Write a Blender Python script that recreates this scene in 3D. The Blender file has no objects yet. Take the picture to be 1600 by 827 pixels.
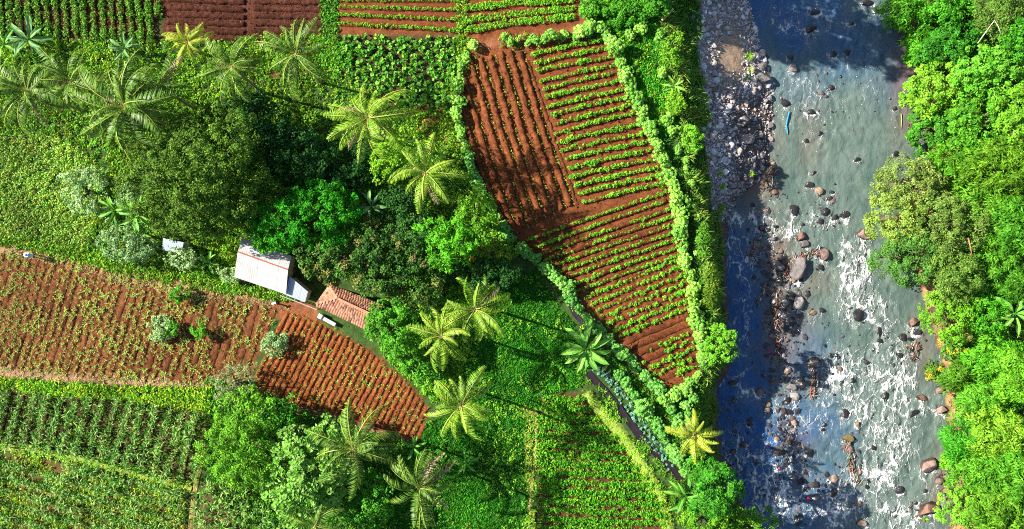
import bpy, math, random
import numpy as np
from mathutils import Vector, Matrix

# ------------------------------------------------------------------ camera, sky, sun, exposure
scene = bpy.context.scene
CAM_H = 88.0                      # drone height above the field terrace (z = 0)
PXM = 16.0                        # photograph pixels per metre at z = 0
cam_d = bpy.data.cameras.new("camera"); cam = bpy.data.objects.new("camera", cam_d)
scene.collection.objects.link(cam)
cam.location = (0, 0, CAM_H); cam.rotation_euler = (0, 0, 0)
cam_d.sensor_width = 36.0; cam_d.lens = 18.0 / (50.0 / CAM_H); cam_d.clip_end = 3000.0
scene.camera = cam

SUN_EL = math.radians(34.5)
SH_DIR = math.radians(-17.0)      # heading of the shadows: right and a little down
sun_vec = Vector((-math.cos(SH_DIR) * math.cos(SUN_EL), -math.sin(SH_DIR) * math.cos(SUN_EL), math.sin(SUN_EL)))
world = bpy.data.worlds.new("World"); scene.world = world; world.use_nodes = True
wn = world.node_tree.nodes; wl = world.node_tree.links
sky = wn.new("ShaderNodeTexSky"); sky.sky_type = 'NISHITA'; sky.sun_disc = False
sky.sun_elevation = SUN_EL; sky.sun_rotation = math.atan2(sun_vec.x, sun_vec.y)
bg = wn["Background"]; bg.inputs["Strength"].default_value = 0.068
wl.new(sky.outputs[0], bg.inputs["Color"])
sd = bpy.data.lights.new("sun", 'SUN'); sd.energy = 5.0; sd.angle = math.radians(0.5); sd.color = (1.0, 0.93, 0.80)
sun = bpy.data.objects.new("sun", sd); scene.collection.objects.link(sun)
sun.rotation_euler = (-sun_vec).to_track_quat('-Z', 'Y').to_euler(); sun.location = (-60, 20, 60)
scene.view_settings.view_transform = 'Standard'; scene.view_settings.look = 'None'
scene.view_settings.gamma = 1.0; scene.view_settings.use_curve_mapping = False
scene.view_settings.exposure = 1.3
scene.cycles.max_bounces = 5; scene.cycles.diffuse_bounces = 2; scene.cycles.glossy_bounces = 2
scene.cycles.transmission_bounces = 3; scene.cycles.transparent_max_bounces = 4
scene.cycles.use_denoising = False; scene.cycles.pixel_filter_type = 'BLACKMAN_HARRIS'; scene.cycles.filter_width = 1.05

# ------------------------------------------------------------------ helpers
C = scene.collection
RNG = np.random.default_rng(7)
WATER_Z = -5.6

def P(px, py, z=0.0):
    """point at height z that the photograph shows at (px, py)"""
    k = (CAM_H - z) / CAM_H / PXM
    return np.array([(px - 800.0) * k, (413.5 - py) * k, z])

def tag(o, label=None, cat=None, group=None, kind=None):
    if label: o["label"] = label
    if cat: o["category"] = cat
    if group: o["group"] = group
    if kind: o["kind"] = kind
    return o

def link(name, data, parent=None, loc=None, rot=None, scale=None):
    o = bpy.data.objects.new(name, data); C.objects.link(o)
    if parent is not None: o.parent = parent
    if loc is not None: o.location = loc
    if rot is not None: o.rotation_euler = rot
    if scale is not None: o.scale = scale
    return o

def empty(name, loc, rz=0.0):
    o = link(name, None, loc=tuple(loc), rot=(0, 0, rz)); o.empty_display_size = 0.2
    return o

def mesh_np(name, V, F, mat, col=None, smooth=False):
    """V (n,3), F (m,k) index array; col (n,3) -> colour attribute 'tint'"""
    V = np.asarray(V, dtype=np.float32); F = np.asarray(F, dtype=np.int32)
    me = bpy.data.meshes.new(name); n, (m, k) = len(V), F.shape
    me.vertices.add(n); me.vertices.foreach_set("co", V.ravel())
    me.loops.add(m * k); me.loops.foreach_set("vertex_index", F.ravel())
    me.polygons.add(m); me.polygons.foreach_set("loop_start", np.arange(0, m * k, k, dtype=np.int32))
    me.polygons.foreach_set("use_smooth", np.full(m, smooth, dtype=bool))
    if mat is not None: me.materials.append(mat)
    if col is not None:
        a = me.attributes.new("tint", 'FLOAT_COLOR', 'POINT')
        c4 = np.ones((n, 4), dtype=np.float32); c4[:, :3] = np.clip(col, 0, 1)
        a.data.foreach_set("color", c4.ravel())
    me.update(calc_edges=True)
    return me

class Acc:
    """collects pieces that all have faces of one size"""
    def __init__(s): s.V, s.F, s.C, s.n = [], [], [], 0
    def add(s, V, F, col):
        V = np.asarray(V, float); F = np.asarray(F, int)
        s.V.append(V); s.F.append(F + s.n)
        c = np.asarray(col, float); s.C.append(np.broadcast_to(c, V.shape) if c.ndim == 1 else c); s.n += len(V)
    def mesh(s, name, mat, smooth=False):
        return mesh_np(name, np.concatenate(s.V), np.concatenate(s.F), mat, np.concatenate(s.C), smooth)

def tile(proto, pos, rz, sc, tint=None, tilt=None):
    """copies of proto (V,F,C) at pos (n,3), turned rz, scaled sc -> arrays"""
    V, F, Cc = proto; n = len(pos); k = len(V)
    c, s = np.cos(rz)[:, None], np.sin(rz)[:, None]; sc = np.broadcast_to(np.asarray(sc, float), (n,))[:, None]
    X = (V[None, :, 0] * c - V[None, :, 1] * s) * sc + pos[:, 0:1]
    Y = (V[None, :, 0] * s + V[None, :, 1] * c) * sc + pos[:, 1:2]
    Z = V[None, :, 2] * sc + pos[:, 2:3]
    W = np.stack([X, Y, Z], -1).reshape(-1, 3)
    FF = (F[None] + (np.arange(n) * k)[:, None, None]).reshape(-1, F.shape[1])
    CC = np.broadcast_to(Cc[None], (n, k, 3))
    if tint is not None: CC = CC * tint[:, None, :]
    return W, FF, CC.reshape(-1, 3)

def unit(v): return v / np.maximum(np.linalg.norm(v, axis=-1, keepdims=True), 1e-9)

def hash2(ix, iy, seed):
    h = (ix * 374761393 + iy * 668265263 + seed * 1442695041) & 0x7fffffff
    h = ((h ^ (h >> 13)) * 1274126177) & 0x7fffffff
    return ((h ^ (h >> 16)) & 0xffff) / 65535.0

def vnoise(x, y, seed=0):
    x = np.asarray(x, float); y = np.asarray(y, float)
    ix = np.floor(x).astype(np.int64); iy = np.floor(y).astype(np.int64)
    fx = x - ix; fy = y - iy; fx = fx * fx * (3 - 2 * fx); fy = fy * fy * (3 - 2 * fy)
    a = hash2(ix, iy, seed); b = hash2(ix + 1, iy, seed); c = hash2(ix, iy + 1, seed); d = hash2(ix + 1, iy + 1, seed)
    return (a * (1 - fx) + b * fx) * (1 - fy) + (c * (1 - fx) + d * fx) * fy

def fbm(x, y, seed=0, o=4):
    r = 0; a = 0.5
    for i in range(o): r = r + a * vnoise(x * 2 ** i, y * 2 ** i, seed + i); a *= 0.5
    return r / (1 - 0.5 ** o)

def in_poly(x, y, poly):
    poly = np.asarray(poly, float); r = np.zeros(np.shape(x), bool); j = len(poly) - 1
    for i in range(len(poly)):
        xi, yi = poly[i]; xj, yj = poly[j]
        cond = ((yi > y) != (yj > y)) & (x < (xj - xi) * (y - yi) / (yj - yi + 1e-12) + xi)
        r ^= cond; j = i
    return r

def poly_w(pts, z=0.0): return np.array([P(a, b, z)[:2] for a, b in pts])

def resample(pts, step):
    pts = np.asarray(pts, float); d = np.r_[0, np.cumsum(np.linalg.norm(np.diff(pts, axis=0), axis=1))]
    n = max(2, int(round(d[-1] / step)) + 1); t = np.linspace(0, d[-1], n)
    return np.stack([np.interp(t, d, pts[:, i]) for i in range(pts.shape[1])], 1)

def ordn(i):
    return f"{i}{'th' if 10 <= i % 100 <= 20 else {1: 'st', 2: 'nd', 3: 'rd'}.get(i % 10, 'th')}"

def tube(pts, rad, sides=6, caps=True):
    """tapered tube as quads"""
    pts = np.asarray(pts, float); n = len(pts); rad = np.broadcast_to(np.asarray(rad, float), (n,))
    tan = unit(np.gradient(pts, axis=0)); ref = np.array([0.31, 0.9, 0.2])
    u = unit(np.cross(tan, ref)); v = np.cross(tan, u)
    a = np.linspace(0, 2 * np.pi, sides, endpoint=False)
    V = (pts[:, None] + rad[:, None, None] * (np.cos(a)[None, :, None] * u[:, None] + np.sin(a)[None, :, None] * v[:, None])).reshape(-1, 3)
    F = []
    for i in range(n - 1):
        for j in range(sides):
            F.append((i * sides + j, i * sides + (j + 1) % sides, (i + 1) * sides + (j + 1) % sides, (i + 1) * sides + j))
    if caps and sides == 6:
        e = (n - 1) * sides
        F += [(0, 3, 2, 1), (0, 5, 4, 3), (e, e + 1, e + 2, e + 3), (e, e + 3, e + 4, e + 5)]
    return V, np.array(F)

# ------------------------------------------------------------------ materials
def new_mat(name):
    m = bpy.data.materials.new(name); m.use_nodes = True; nt = m.node_tree
    return m, nt.nodes, nt.links, nt.nodes["Principled BSDF"]

def leaf_mat(name, trans=0.3, rough=0.55, spec=0.16, vary=0.2):
    m, N, L, b = new_mat(name)
    at = N.new("ShaderNodeAttribute"); at.attribute_name = "tint"
    oi = N.new("ShaderNodeObjectInfo")
    hs = N.new("ShaderNodeHueSaturation")
    mv = N.new("ShaderNodeMapRange"); mv.inputs[3].default_value = 1 - vary; mv.inputs[4].default_value = 1 + vary
    mh = N.new("ShaderNodeMapRange"); mh.inputs[3].default_value = 0.5 + vary * 0.06; mh.inputs[4].default_value = 0.5 - vary * 0.06
    L.new(oi.outputs["Random"], mv.inputs[0]); L.new(oi.outputs["Random"], mh.inputs[0])
    L.new(at.outputs["Color"], hs.inputs["Color"]); L.new(mv.outputs[0], hs.inputs["Value"]); L.new(mh.outputs[0], hs.inputs["Hue"])
    L.new(hs.outputs[0], b.inputs["Base Color"])
    b.inputs["Roughness"].default_value = rough; b.inputs["Specular IOR Level"].default_value = spec
    tr = N.new("ShaderNodeBsdfTranslucent")
    mx = N.new("ShaderNodeMix"); mx.data_type = 'RGBA'; mx.blend_type = 'MULTIPLY'; mx.inputs[0].default_value = 1.0
    mx.inputs[7].default_value = (1.25, 1.1, 0.5, 1)
    L.new(hs.outputs[0], mx.inputs[6]); L.new(mx.outputs[2], tr.inputs["Color"])
    ms = N.new("ShaderNodeMixShader"); ms.inputs[0].default_value = trans
    L.new(b.outputs[0], ms.inputs[1]); L.new(tr.outputs[0], ms.inputs[2])
    L.new(ms.outputs[0], N["Material Output"].inputs["Surface"])
    return m

def tint_mat(name, rough=0.85, spec=0.2, nscale=3.0, namt=0.45, bump=0.4, bscale=9.0, bdist=0.05):
    """colour attribute broken up by noise; object coordinates"""
    m, N, L, b = new_mat(name)
    at = N.new("ShaderNodeAttribute"); at.attribute_name = "tint"
    tc = N.new("ShaderNodeTexCoord")
    n1 = N.new("ShaderNodeTexNoise"); n1.inputs["Scale"].default_value = nscale; n1.inputs["Detail"].default_value = 8; n1.inputs["Roughness"].default_value = 0.7
    L.new(tc.outputs["Object"], n1.inputs["Vector"])
    mr = N.new("ShaderNodeMapRange"); mr.inputs[1].default_value = 0.3; mr.inputs[2].default_value = 0.7
    mr.inputs[3].default_value = 1 - namt; mr.inputs[4].default_value = 1 + namt
    L.new(n1.outputs["Fac"], mr.inputs[0])
    mx = N.new("ShaderNodeVectorMath"); mx.operation = 'SCALE'
    L.new(at.outputs["Color"], mx.inputs[0]); L.new(mr.outputs[0], mx.inputs["Scale"])
    L.new(mx.outputs[0], b.inputs["Base Color"])
    n2 = N.new("ShaderNodeTexNoise"); n2.inputs["Scale"].default_value = bscale; n2.inputs["Detail"].default_value = 6; n2.inputs["Roughness"].default_value = 0.75
    L.new(tc.outputs["Object"], n2.inputs["Vector"])
    bp = N.new("ShaderNodeBump"); bp.inputs["Strength"].default_value = bump; bp.inputs["Distance"].default_value = bdist
    L.new(n2.outputs["Fac"], bp.inputs["Height"]); L.new(bp.outputs[0], b.inputs["Normal"])
    b.inputs["Roughness"].default_value = rough; b.inputs["Specular IOR Level"].default_value = spec
    return m

M_LEAF = leaf_mat("leaf", 0.18)
M_GLOSS = leaf_mat("waxy_leaf", 0.18, 0.45, 0.2)
M_FROND = leaf_mat("palm_frond", 0.16, 0.45, 0.22, 0.14)
M_BARK = tint_mat("bark", 0.9, 0.1, 6.0, 0.4, 0.6, 14.0)
M_GROUND = tint_mat("ground", 0.95, 0.1, 1.6, 0.5, 0.8, 5.0, 0.12)
M_SOIL = tint_mat("tilled_soil", 0.95, 0.1, 2.6, 0.62, 1.0, 6.0, 0.25)
M_MUD = tint_mat("wet_mud", 0.45, 0.3, 1.5, 0.35, 0.4, 6.0)
M_PAINT = tint_mat("matte_colour", 0.7, 0.3, 5.0, 0.12, 0.1, 12.0)

def rock_mat(name, rough, spec, bri, wetline=1.0):
    m, N, L, b = new_mat(name)
    oi = N.new("ShaderNodeObjectInfo"); at = N.new("ShaderNodeAttribute"); at.attribute_name = "tint"
    tc = N.new("ShaderNodeTexCoord")
    n1 = N.new("ShaderNodeTexNoise"); n1.inputs["Scale"].default_value = 2.2; n1.inputs["Detail"].default_value = 9; n1.inputs["Roughness"].default_value = 0.72
    n1.inputs["Distortion"].default_value = 0.6
    L.new(tc.outputs["Object"], n1.inputs["Vector"])
    mr = N.new("ShaderNodeMapRange"); mr.inputs[1].default_value = 0.3; mr.inputs[2].default_value = 0.72; mr.inputs[3].default_value = 0.45 * bri; mr.inputs[4].default_value = 1.45 * bri
    L.new(n1.outputs["Fac"], mr.inputs[0])
    mul = N.new("ShaderNodeMix"); mul.data_type = 'RGBA'; mul.blend_type = 'MULTIPLY'; mul.inputs[0].default_value = 1.0
    L.new(at.outputs["Color"], mul.inputs[6]); L.new(oi.outputs["Color"], mul.inputs[7])
    sc = N.new("ShaderNodeVectorMath"); sc.operation = 'SCALE'
    sx_ = N.new("ShaderNodeSeparateXYZ"); L.new(tc.outputs["Object"], sx_.inputs[0])
    wl_ = N.new("ShaderNodeMath"); wl_.operation = 'MULTIPLY_ADD'; wl_.inputs[1].default_value = 0.5; L.new(n1.outputs["Fac"], wl_.inputs[0]); L.new(sx_.outputs["Z"], wl_.inputs[2])
    wr_ = N.new("ShaderNodeMapRange"); wr_.inputs[1].default_value = 0.46; wr_.inputs[2].default_value = 0.60; wr_.inputs[3].default_value = wetline; wr_.inputs[4].default_value = 1.0; L.new(wl_.outputs[0], wr_.inputs[0])
    wm_ = N.new("ShaderNodeVectorMath"); wm_.operation = 'SCALE'; L.new(mul.outputs[2], wm_.inputs[0]); L.new(wr_.outputs[0], wm_.inputs["Scale"])
    L.new(wm_.outputs[0], sc.inputs[0]); L.new(mr.outputs[0], sc.inputs["Scale"]); L.new(sc.outputs[0], b.inputs["Base Color"])
    n2 = N.new("ShaderNodeTexNoise"); n2.inputs["Scale"].default_value = 7; n2.inputs["Detail"].default_value = 6
    L.new(tc.outputs["Object"], n2.inputs["Vector"])
    bp = N.new("ShaderNodeBump"); bp.inputs["Strength"].default_value = 0.6; bp.inputs["Distance"].default_value = 0.06
    L.new(n2.outputs["Fac"], bp.inputs["Height"]); L.new(bp.outputs[0], b.inputs["Normal"])
    b.inputs["Roughness"].default_value = rough; b.inputs["Specular IOR Level"].default_value = spec
    return m
M_ROCK = rock_mat("dry_rock", 0.8, 0.3, 1.0)
M_WET = rock_mat("wet_rock", 0.25, 0.5, 0.9)
M_BOULDER = rock_mat("river_boulder", 0.7, 0.3, 1.0, 0.22)

# ------------------------------------------------------------------ terrain lines (photograph pixels -> world)
def line_x(pts, z):
    w = np.array([P(a, b, z)[:2] for a, b in pts]); o = np.argsort(w[:, 1]); w = w[o]
    return lambda y: np.interp(y, w[:, 1], w[:, 0])
bank_top = line_x([(1020, -60), (1030, 0), (1045, 60), (1058, 130), (1068, 210), (1080, 290), (1096, 350), (1100, 420), (1108, 500), (1112, 560), (1092, 615), (1085, 660), (1098, 720), (1105, 770), (1130, 827), (1150, 880)], 0.0)
bank_foot = line_x([(1055, -60), (1068, 0), (1080, 100), (1086, 200), (1098, 300), (1116, 360), (1126, 430), (1128, 500), (1136, 560), (1110, 610), (1108, 660), (1118, 720), (1135, 770), (1175, 827), (1200, 880)], -5.4)
shore = line_x([(1160, -60), (1168, 0), (1184, 60), (1200, 100), (1212, 140), (1206, 200), (1202, 250), (1185, 285), (1150, 312), (1136, 350), (1136, 430), (1138, 500), (1146, 560), (1122, 610), (1122, 660), (1130, 720), (1148, 770), (1190, 827), (1215, 880)], WATER_Z)
rshore = line_x([(1375, -60), (1388, 0), (1425, 50), (1440, 110), (1446, 200), (1450, 260), (1425, 300), (1425, 400), (1440, 460), (1452, 500), (1470, 560), (1476, 620), (1480, 680), (1492, 730), (1496, 780), (1482, 827), (1480, 880)], WATER_Z)

def height(x, y):
    x = np.asarray(x, float); y = np.asarray(y, float)
    bt, bf, sh, rs = bank_top(y), bank_foot(y), shore(y), rshore(y)
    bf = np.maximum(bf, bt + 0.9); sh = np.maximum(sh, bf + 0.35)
    s1 = np.clip((x - bt) / (bf - bt), 0, 1); s1 = s1 * s1 * (3 - 2 * s1)
    fz = -5.2 + 3.3 * np.clip((sh - bf - .6) / 3.5, 0, 1)          # the pebble bank lies higher than the narrow foot of the cliff
    z = fz * s1
    z = z + (-5.65 - fz) * np.clip((x - bf) / (sh - bf), 0, 1)
    z = z - 0.7 * np.clip((x - sh) / 1.8, 0, 1)
    r = np.clip((x - (rs - 1.6)) / 1.6, 0, 1); z = z + 0.75 * r
    r = np.clip((x - rs) / 2.2, 0, 1); z = z + 0.9 * r * (2 - r)
    r = np.clip((x - rs - 2.2) / 9.0, 0, 1); z = z + 3.2 * r
    r = np.clip((x - rs - 11.2) / 60.0, 0, 1); z = z + 3.0 * r
    veg = np.clip((x - bt) / 0.5, 0, 1)
    z = z + veg * 0.22 * (fbm(x * 0.9, y * 0.9, 5) - 0.5)
    return z

# ------------------------------------------------------------------ field outlines (pixels)
F1 = [(742, 82), (790, 72), (948, 62), (985, 130), (1030, 230), (1062, 340), (1075, 430), (1088, 520), (1090, 588), (1045, 610), (1022, 602), (985, 560), (930, 502), (880, 445), (815, 385), (795, 365), (760, 305), (728, 210), (720, 140), (726, 105)]
F2 = [(522, -30), (714, -30), (714, 50), (527, 54)]
F3 = [(722, -30), (905, -30), (908, 40), (800, 58), (722, 62)]
F4 = [(254, -30), (510, -30), (510, 55), (430, 62), (254, 66)]
F5 = [(-60, -30), (252, -30), (246, 68), (100, 60), (-60, 58)]
F6 = [(525, 56), (716, 60), (712, 120), (704, 178), (640, 172), (600, 150), (525, 120)]
F7 = [(-60, 205), (90, 215), (150, 250), (160, 330), (135, 385), (0, 372), (-60, 372)]
F8 = [(-60, 388), (55, 395), (150, 412), (240, 440), (340, 455), (436, 480), (425, 505), (392, 590), (330, 604), (150, 594), (-60, 572)]
F9 = [(446, 482), (492, 500), (575, 545), (640, 600), (672, 640), (655, 692), (600, 672), (520, 648), (408, 622), (398, 592), (428, 530)]
F10 = [(-60, 596), (90, 618), (200, 622), (318, 648), (312, 760), (250, 748), (120, 712), (-60, 685)]
F11 = [(-60, 700), (120, 728), (290, 772), (286, 860), (-60, 860)]
F12 = [(312, 762), (345, 745), (420, 790), (470, 827), (450, 860), (304, 860)]
F13 = [(846, 622), (905, 612), (925, 640), (975, 700), (1010, 745), (1042, 805), (1046, 860), (842, 860), (838, 700)]
MEADOW = [(690, 500), (700, 440), (770, 430), (835, 425), (905, 520), (920, 570), (908, 602), (845, 618), (834, 700), (836, 870), (530, 870), (600, 740), (690, 640), (700, 600), (660, 560)]
SOIL = (0.175, 0.056, 0.021); SOIL_D = (0.095, 0.034, 0.021)

# ------------------------------------------------------------------ ground sheet
def build_ground():
    xs = np.r_[[-700, -300, -150, -95, -75], np.arange(-62, 62.01, 0.4), [75, 95, 150, 300, 700]]
    ys = np.r_[[-700, -300, -120, -70, -48], np.arange(-36, 36.01, 0.4), [48, 70, 120, 300, 700]]
    X, Y = np.meshgrid(xs, ys); nx, ny = len(xs), len(ys)
    x, y = X.ravel(), Y.ravel(); z = height(x, y)
    z = z + 0.10 * (fbm(x * 0.5, y * 0.5, 2) - 0.5) * (x < bank_top(y))
    col = np.empty((len(x), 3)); n = fbm(x * 0.35, y * 0.35, 9)[:, None]
    col[:] = np.array([0.045, 0.085, 0.02]) * (0.7 + 0.7 * n)
    def paint(poly, c, f=1.0):
        m = in_poly(x + 0.5 * (fbm(x, y, 21) - .5), y + 0.5 * (fbm(x, y, 22) - .5), poly_w(poly)); col[m] = np.array(c) * (0.8 + 0.4 * n[m]) * f
    paint([(380, 40), (740, 50), (735, 240), (640, 190), (520, 110), (390, 130)], (0.13, 0.06, 0.025))
    paint([(700, 40), (920, 30), (930, 60), (790, 72), (735, 85)], (0.22, 0.085, 0.04))
    paint(F1, SOIL); paint(F9, SOIL); paint(F8, (0.17, 0.064, 0.025))
    for f in (F2, F3): paint(f, SOIL)
    paint(F4, SOIL_D); paint(F5, (0.12, 0.05, 0.03)); paint(F6, (0.06, 0.05, 0.02))
    paint(F10, (0.07, 0.05, 0.02)); paint(F11, (0.12, 0.08, 0.03)); paint(F12, (0.10, 0.08, 0.03)); paint(F13, (0.10, 0.042, 0.02))
    paint(MEADOW, (0.02, 0.09, 0.012))
    paint([(640, 150), (720, 178), (715, 235), (650, 205)], (0.22, 0.09, 0.03))
    # dry tracks along the big maize field
    paint([(-60, 372), (60, 384), (220, 428), (340, 448), (440, 470), (440, 482), (330, 466), (210, 446), (50, 402), (-60, 392)], (0.34, 0.19, 0.10))
    paint([(-60, 566), (60, 578), (160, 586), (330, 596), (330, 606), (160, 600), (60, 592), (-60, 582)], (0.34, 0.20, 0.12))
    paint([(400, 600), (470, 630), (560, 664), (660, 690), (655, 705), (540, 680), (400, 640)], (0.20, 0.10, 0.055))
    paint([(426, 470), (492, 470), (500, 500), (440, 505)], (0.24, 0.09, 0.04))
    # river bed, shore and banks
    low = (x > bank_top(y) + 0.4) & (x < rshore(y) + 0.8)
    wet = (x > bank_foot(y)) & (x < rshore(y) + 0.8)
    col[low] = np.array([0.06, 0.07, 0.03]) * (0.7 + 0.6 * n[low])
    peb = np.array([0.20, 0.185, 0.185]) * (0.7 + 0.6 * n); mud = np.array([0.11, 0.06, 0.045]) * (0.7 + 0.6 * n)
    w = P(1140, 90, -4.6); sand = np.exp(-(((x - w[0]) / 2.3) ** 2 + ((y - w[1]) / 3.6) ** 2))[:, None]
    k = np.clip((shore(y) + 0.6 - x) / 1.6, 0, 1)[:, None]
    yy = np.clip((y - P(0, 130, -5.6)[1]) / -2.0, 0, 1)[:, None] * 0.6
    mix = (peb * (1 - sand) + np.array([0.42, 0.29, 0.20]) * sand)
    mix = mix * (1 - yy) + mud * yy
    col[wet] = (mix * k + mud * (1 - k))[wet]
    rb = (x > rshore(y) + 0.2) & (x < rshore(y) + 3.0); col[rb] = (np.array([0.26, 0.18, 0.08]) * (0.6 + 0.8 * n))[rb]
    i = np.arange(ny - 1)[:, None] * nx + np.arange(nx - 1)[None]
    F = np.stack([i, i + 1, i + nx + 1, i + nx], -1).reshape(-1, 4)
    V = np.stack([x, y, z], 1)
    tag(link("ground", mesh_np("ground", V, F, M_GROUND, col, True)), "red soil terraces, green verges and river banks", None, None, "structure")
build_ground()

# ------------------------------------------------------------------ boulders table (px, py, w, h, kind): g grey, p pale, t tan, k pinkish brown, d dark wet, r red brown, o olive
BOULDERS = [
 (1265,47,22,13,'d'),(1275,20,16,9,'d'),(1235,90,11,9,'d'),(1191,104,18,14,'g'),(1186,124,30,17,'p'),(1298,136,14,11,'d'),(1281,145,14,9,'g'),
 (1228,161,15,13,'d'),(1266,176,17,11,'d'),(1196,90,13,10,'d'),(1239,106,13,15,'g'),(1302,84,13,11,'d'),(1324,82,11,9,'d'),(1330,36,12,9,'d'),
 (1106,124,14,11,'p'),(1107,147,12,9,'g'),(1157,195,17,20,'g'),(1204,197,12,12,'g'),(1160,221,27,15,'p'),(1187,213,10,11,'g'),(1183,200,9,8,'g'),
 (1207,258,12,13,'t'),(1138,293,15,10,'p'),(1137,313,9,8,'t'),(1175,321,11,9,'d'),(1265,290,16,12,'d'),(1280,298,14,11,'t'),(1210,300,12,9,'r'),
 (1241,328,18,16,'d'),(1300,300,11,7,'d'),(1298,312,13,11,'d'),(1290,331,15,13,'d'),(1304,341,13,11,'d'),(1322,336,16,13,'d'),(1281,346,13,10,'d'),
 (1281,208,11,8,'d'),(1260,220,9,7,'d'),(1270,270,12,7,'d'),(1195,330,10,8,'k'),
 (1350,367,22,18,'k'),(1251,371,15,17,'r'),(1258,382,15,13,'g'),(1287,397,21,21,'k'),(1246,420,27,36,'g'),(1216,416,21,19,'g'),(1180,391,15,14,'g'),
 (1226,473,15,13,'p'),(1247,473,21,25,'p'),(1217,491,10,11,'p'),(1225,494,11,9,'p'),(1221,483,9,6,'g'),(1199,500,11,8,'g'),(1196,510,10,11,'g'),
 (1209,470,13,9,'p'),(1270,489,15,10,'t'),(1285,485,11,9,'d'),(1236,508,9,9,'d'),(1340,492,20,21,'d'),(1240,438,9,8,'t'),(1242,447,9,7,'d'),(1231,447,9,8,'g'),
 (1178,433,9,11,'d'),(1190,357,9,8,'r'),(1199,360,9,9,'d'),(1209,374,13,11,'d'),
 (1237,606,19,12,'g'),(1242,619,16,12,'p'),(1187,613,15,12,'g'),(1252,595,13,12,'d'),(1272,568,21,19,'g'),(1312,577,11,9,'r'),(1317,584,8,8,'d'),(1330,596,13,12,'d'),
 (1200,633,11,10,'t'),(1199,641,10,9,'g'),(1217,641,10,13,'d'),(1241,661,10,10,'k'),(1241,671,8,7,'k'),(1232,661,9,8,'d'),(1213,558,11,10,'g'),(1224,556,8,9,'g'),
 (1208,594,8,7,'t'),(1145,598,14,9,'d'),(1320,645,17,15,'d'),(1340,664,8,11,'t'),(1287,663,11,9,'d'),(1286,672,9,8,'d'),(1172,656,9,11,'d'),(1171,664,12,8,'d'),
 (1326,686,20,13,'o'),(1327,702,13,11,'k'),(1303,747,16,14,'k'),(1265,708,16,13,'d'),(1223,706,11,11,'d'),(1232,705,9,9,'k'),(1277,777,10,10,'g'),(1341,788,12,11,'t'),
 (1347,819,18,12,'k'),(1303,770,10,13,'d'),(1214,685,11,7,'t'),(1232,690,9,11,'t'),(1343,737,9,7,'t'),(1355,752,11,7,'d'),(1356,761,11,8,'d'),(1247,806,12,9,'d'),
 (1240,775,9,7,'d'),(1250,752,8,7,'d'),(1183,722,10,9,'d'),(1146,706,14,9,'d'),(1138,733,12,9,'d'),(1157,760,10,8,'d'),(1238,742,9,8,'g'),
 (1426,505,17,17,'r'),(1433,520,15,11,'d'),(1411,527,12,13,'d'),(1373,516,12,13,'d'),(1375,533,11,7,'d'),(1382,616,16,13,'d'),(1441,622,19,10,'r'),
 (1469,608,16,12,'k'),(1469,641,20,15,'k'),(1429,646,20,9,'d'),(1480,554,19,20,'k'),(1355,567,13,8,'d'),(1407,556,12,9,'d'),(1396,570,11,9,'d'),
 (1450,728,31,22,'k'),(1468,751,14,14,'k'),(1478,767,21,12,'o'),(1452,796,34,20,'r'),(1406,766,16,12,'d'),(1446,767,10,7,'d'),(1438,804,10,10,'r'),(1430,785,10,8,'d'),
 (1355,5,21,13,'d'),(1373,15,18,11,'d'),(1398,170,10,8,'d'),(1340,250,12,8,'d'),(1400,240,10,8,'d'),(1366,700,11,8,'d'),
]
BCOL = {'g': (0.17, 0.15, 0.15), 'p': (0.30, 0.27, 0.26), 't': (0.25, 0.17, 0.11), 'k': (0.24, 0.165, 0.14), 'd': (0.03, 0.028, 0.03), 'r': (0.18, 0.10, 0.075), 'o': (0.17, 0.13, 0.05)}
BWORD = {'g': 'grey', 'p': 'pale grey', 't': 'tan', 'k': 'pinkish brown', 'd': 'dark wet', 'r': 'reddish brown', 'o': 'olive brown'}

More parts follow.
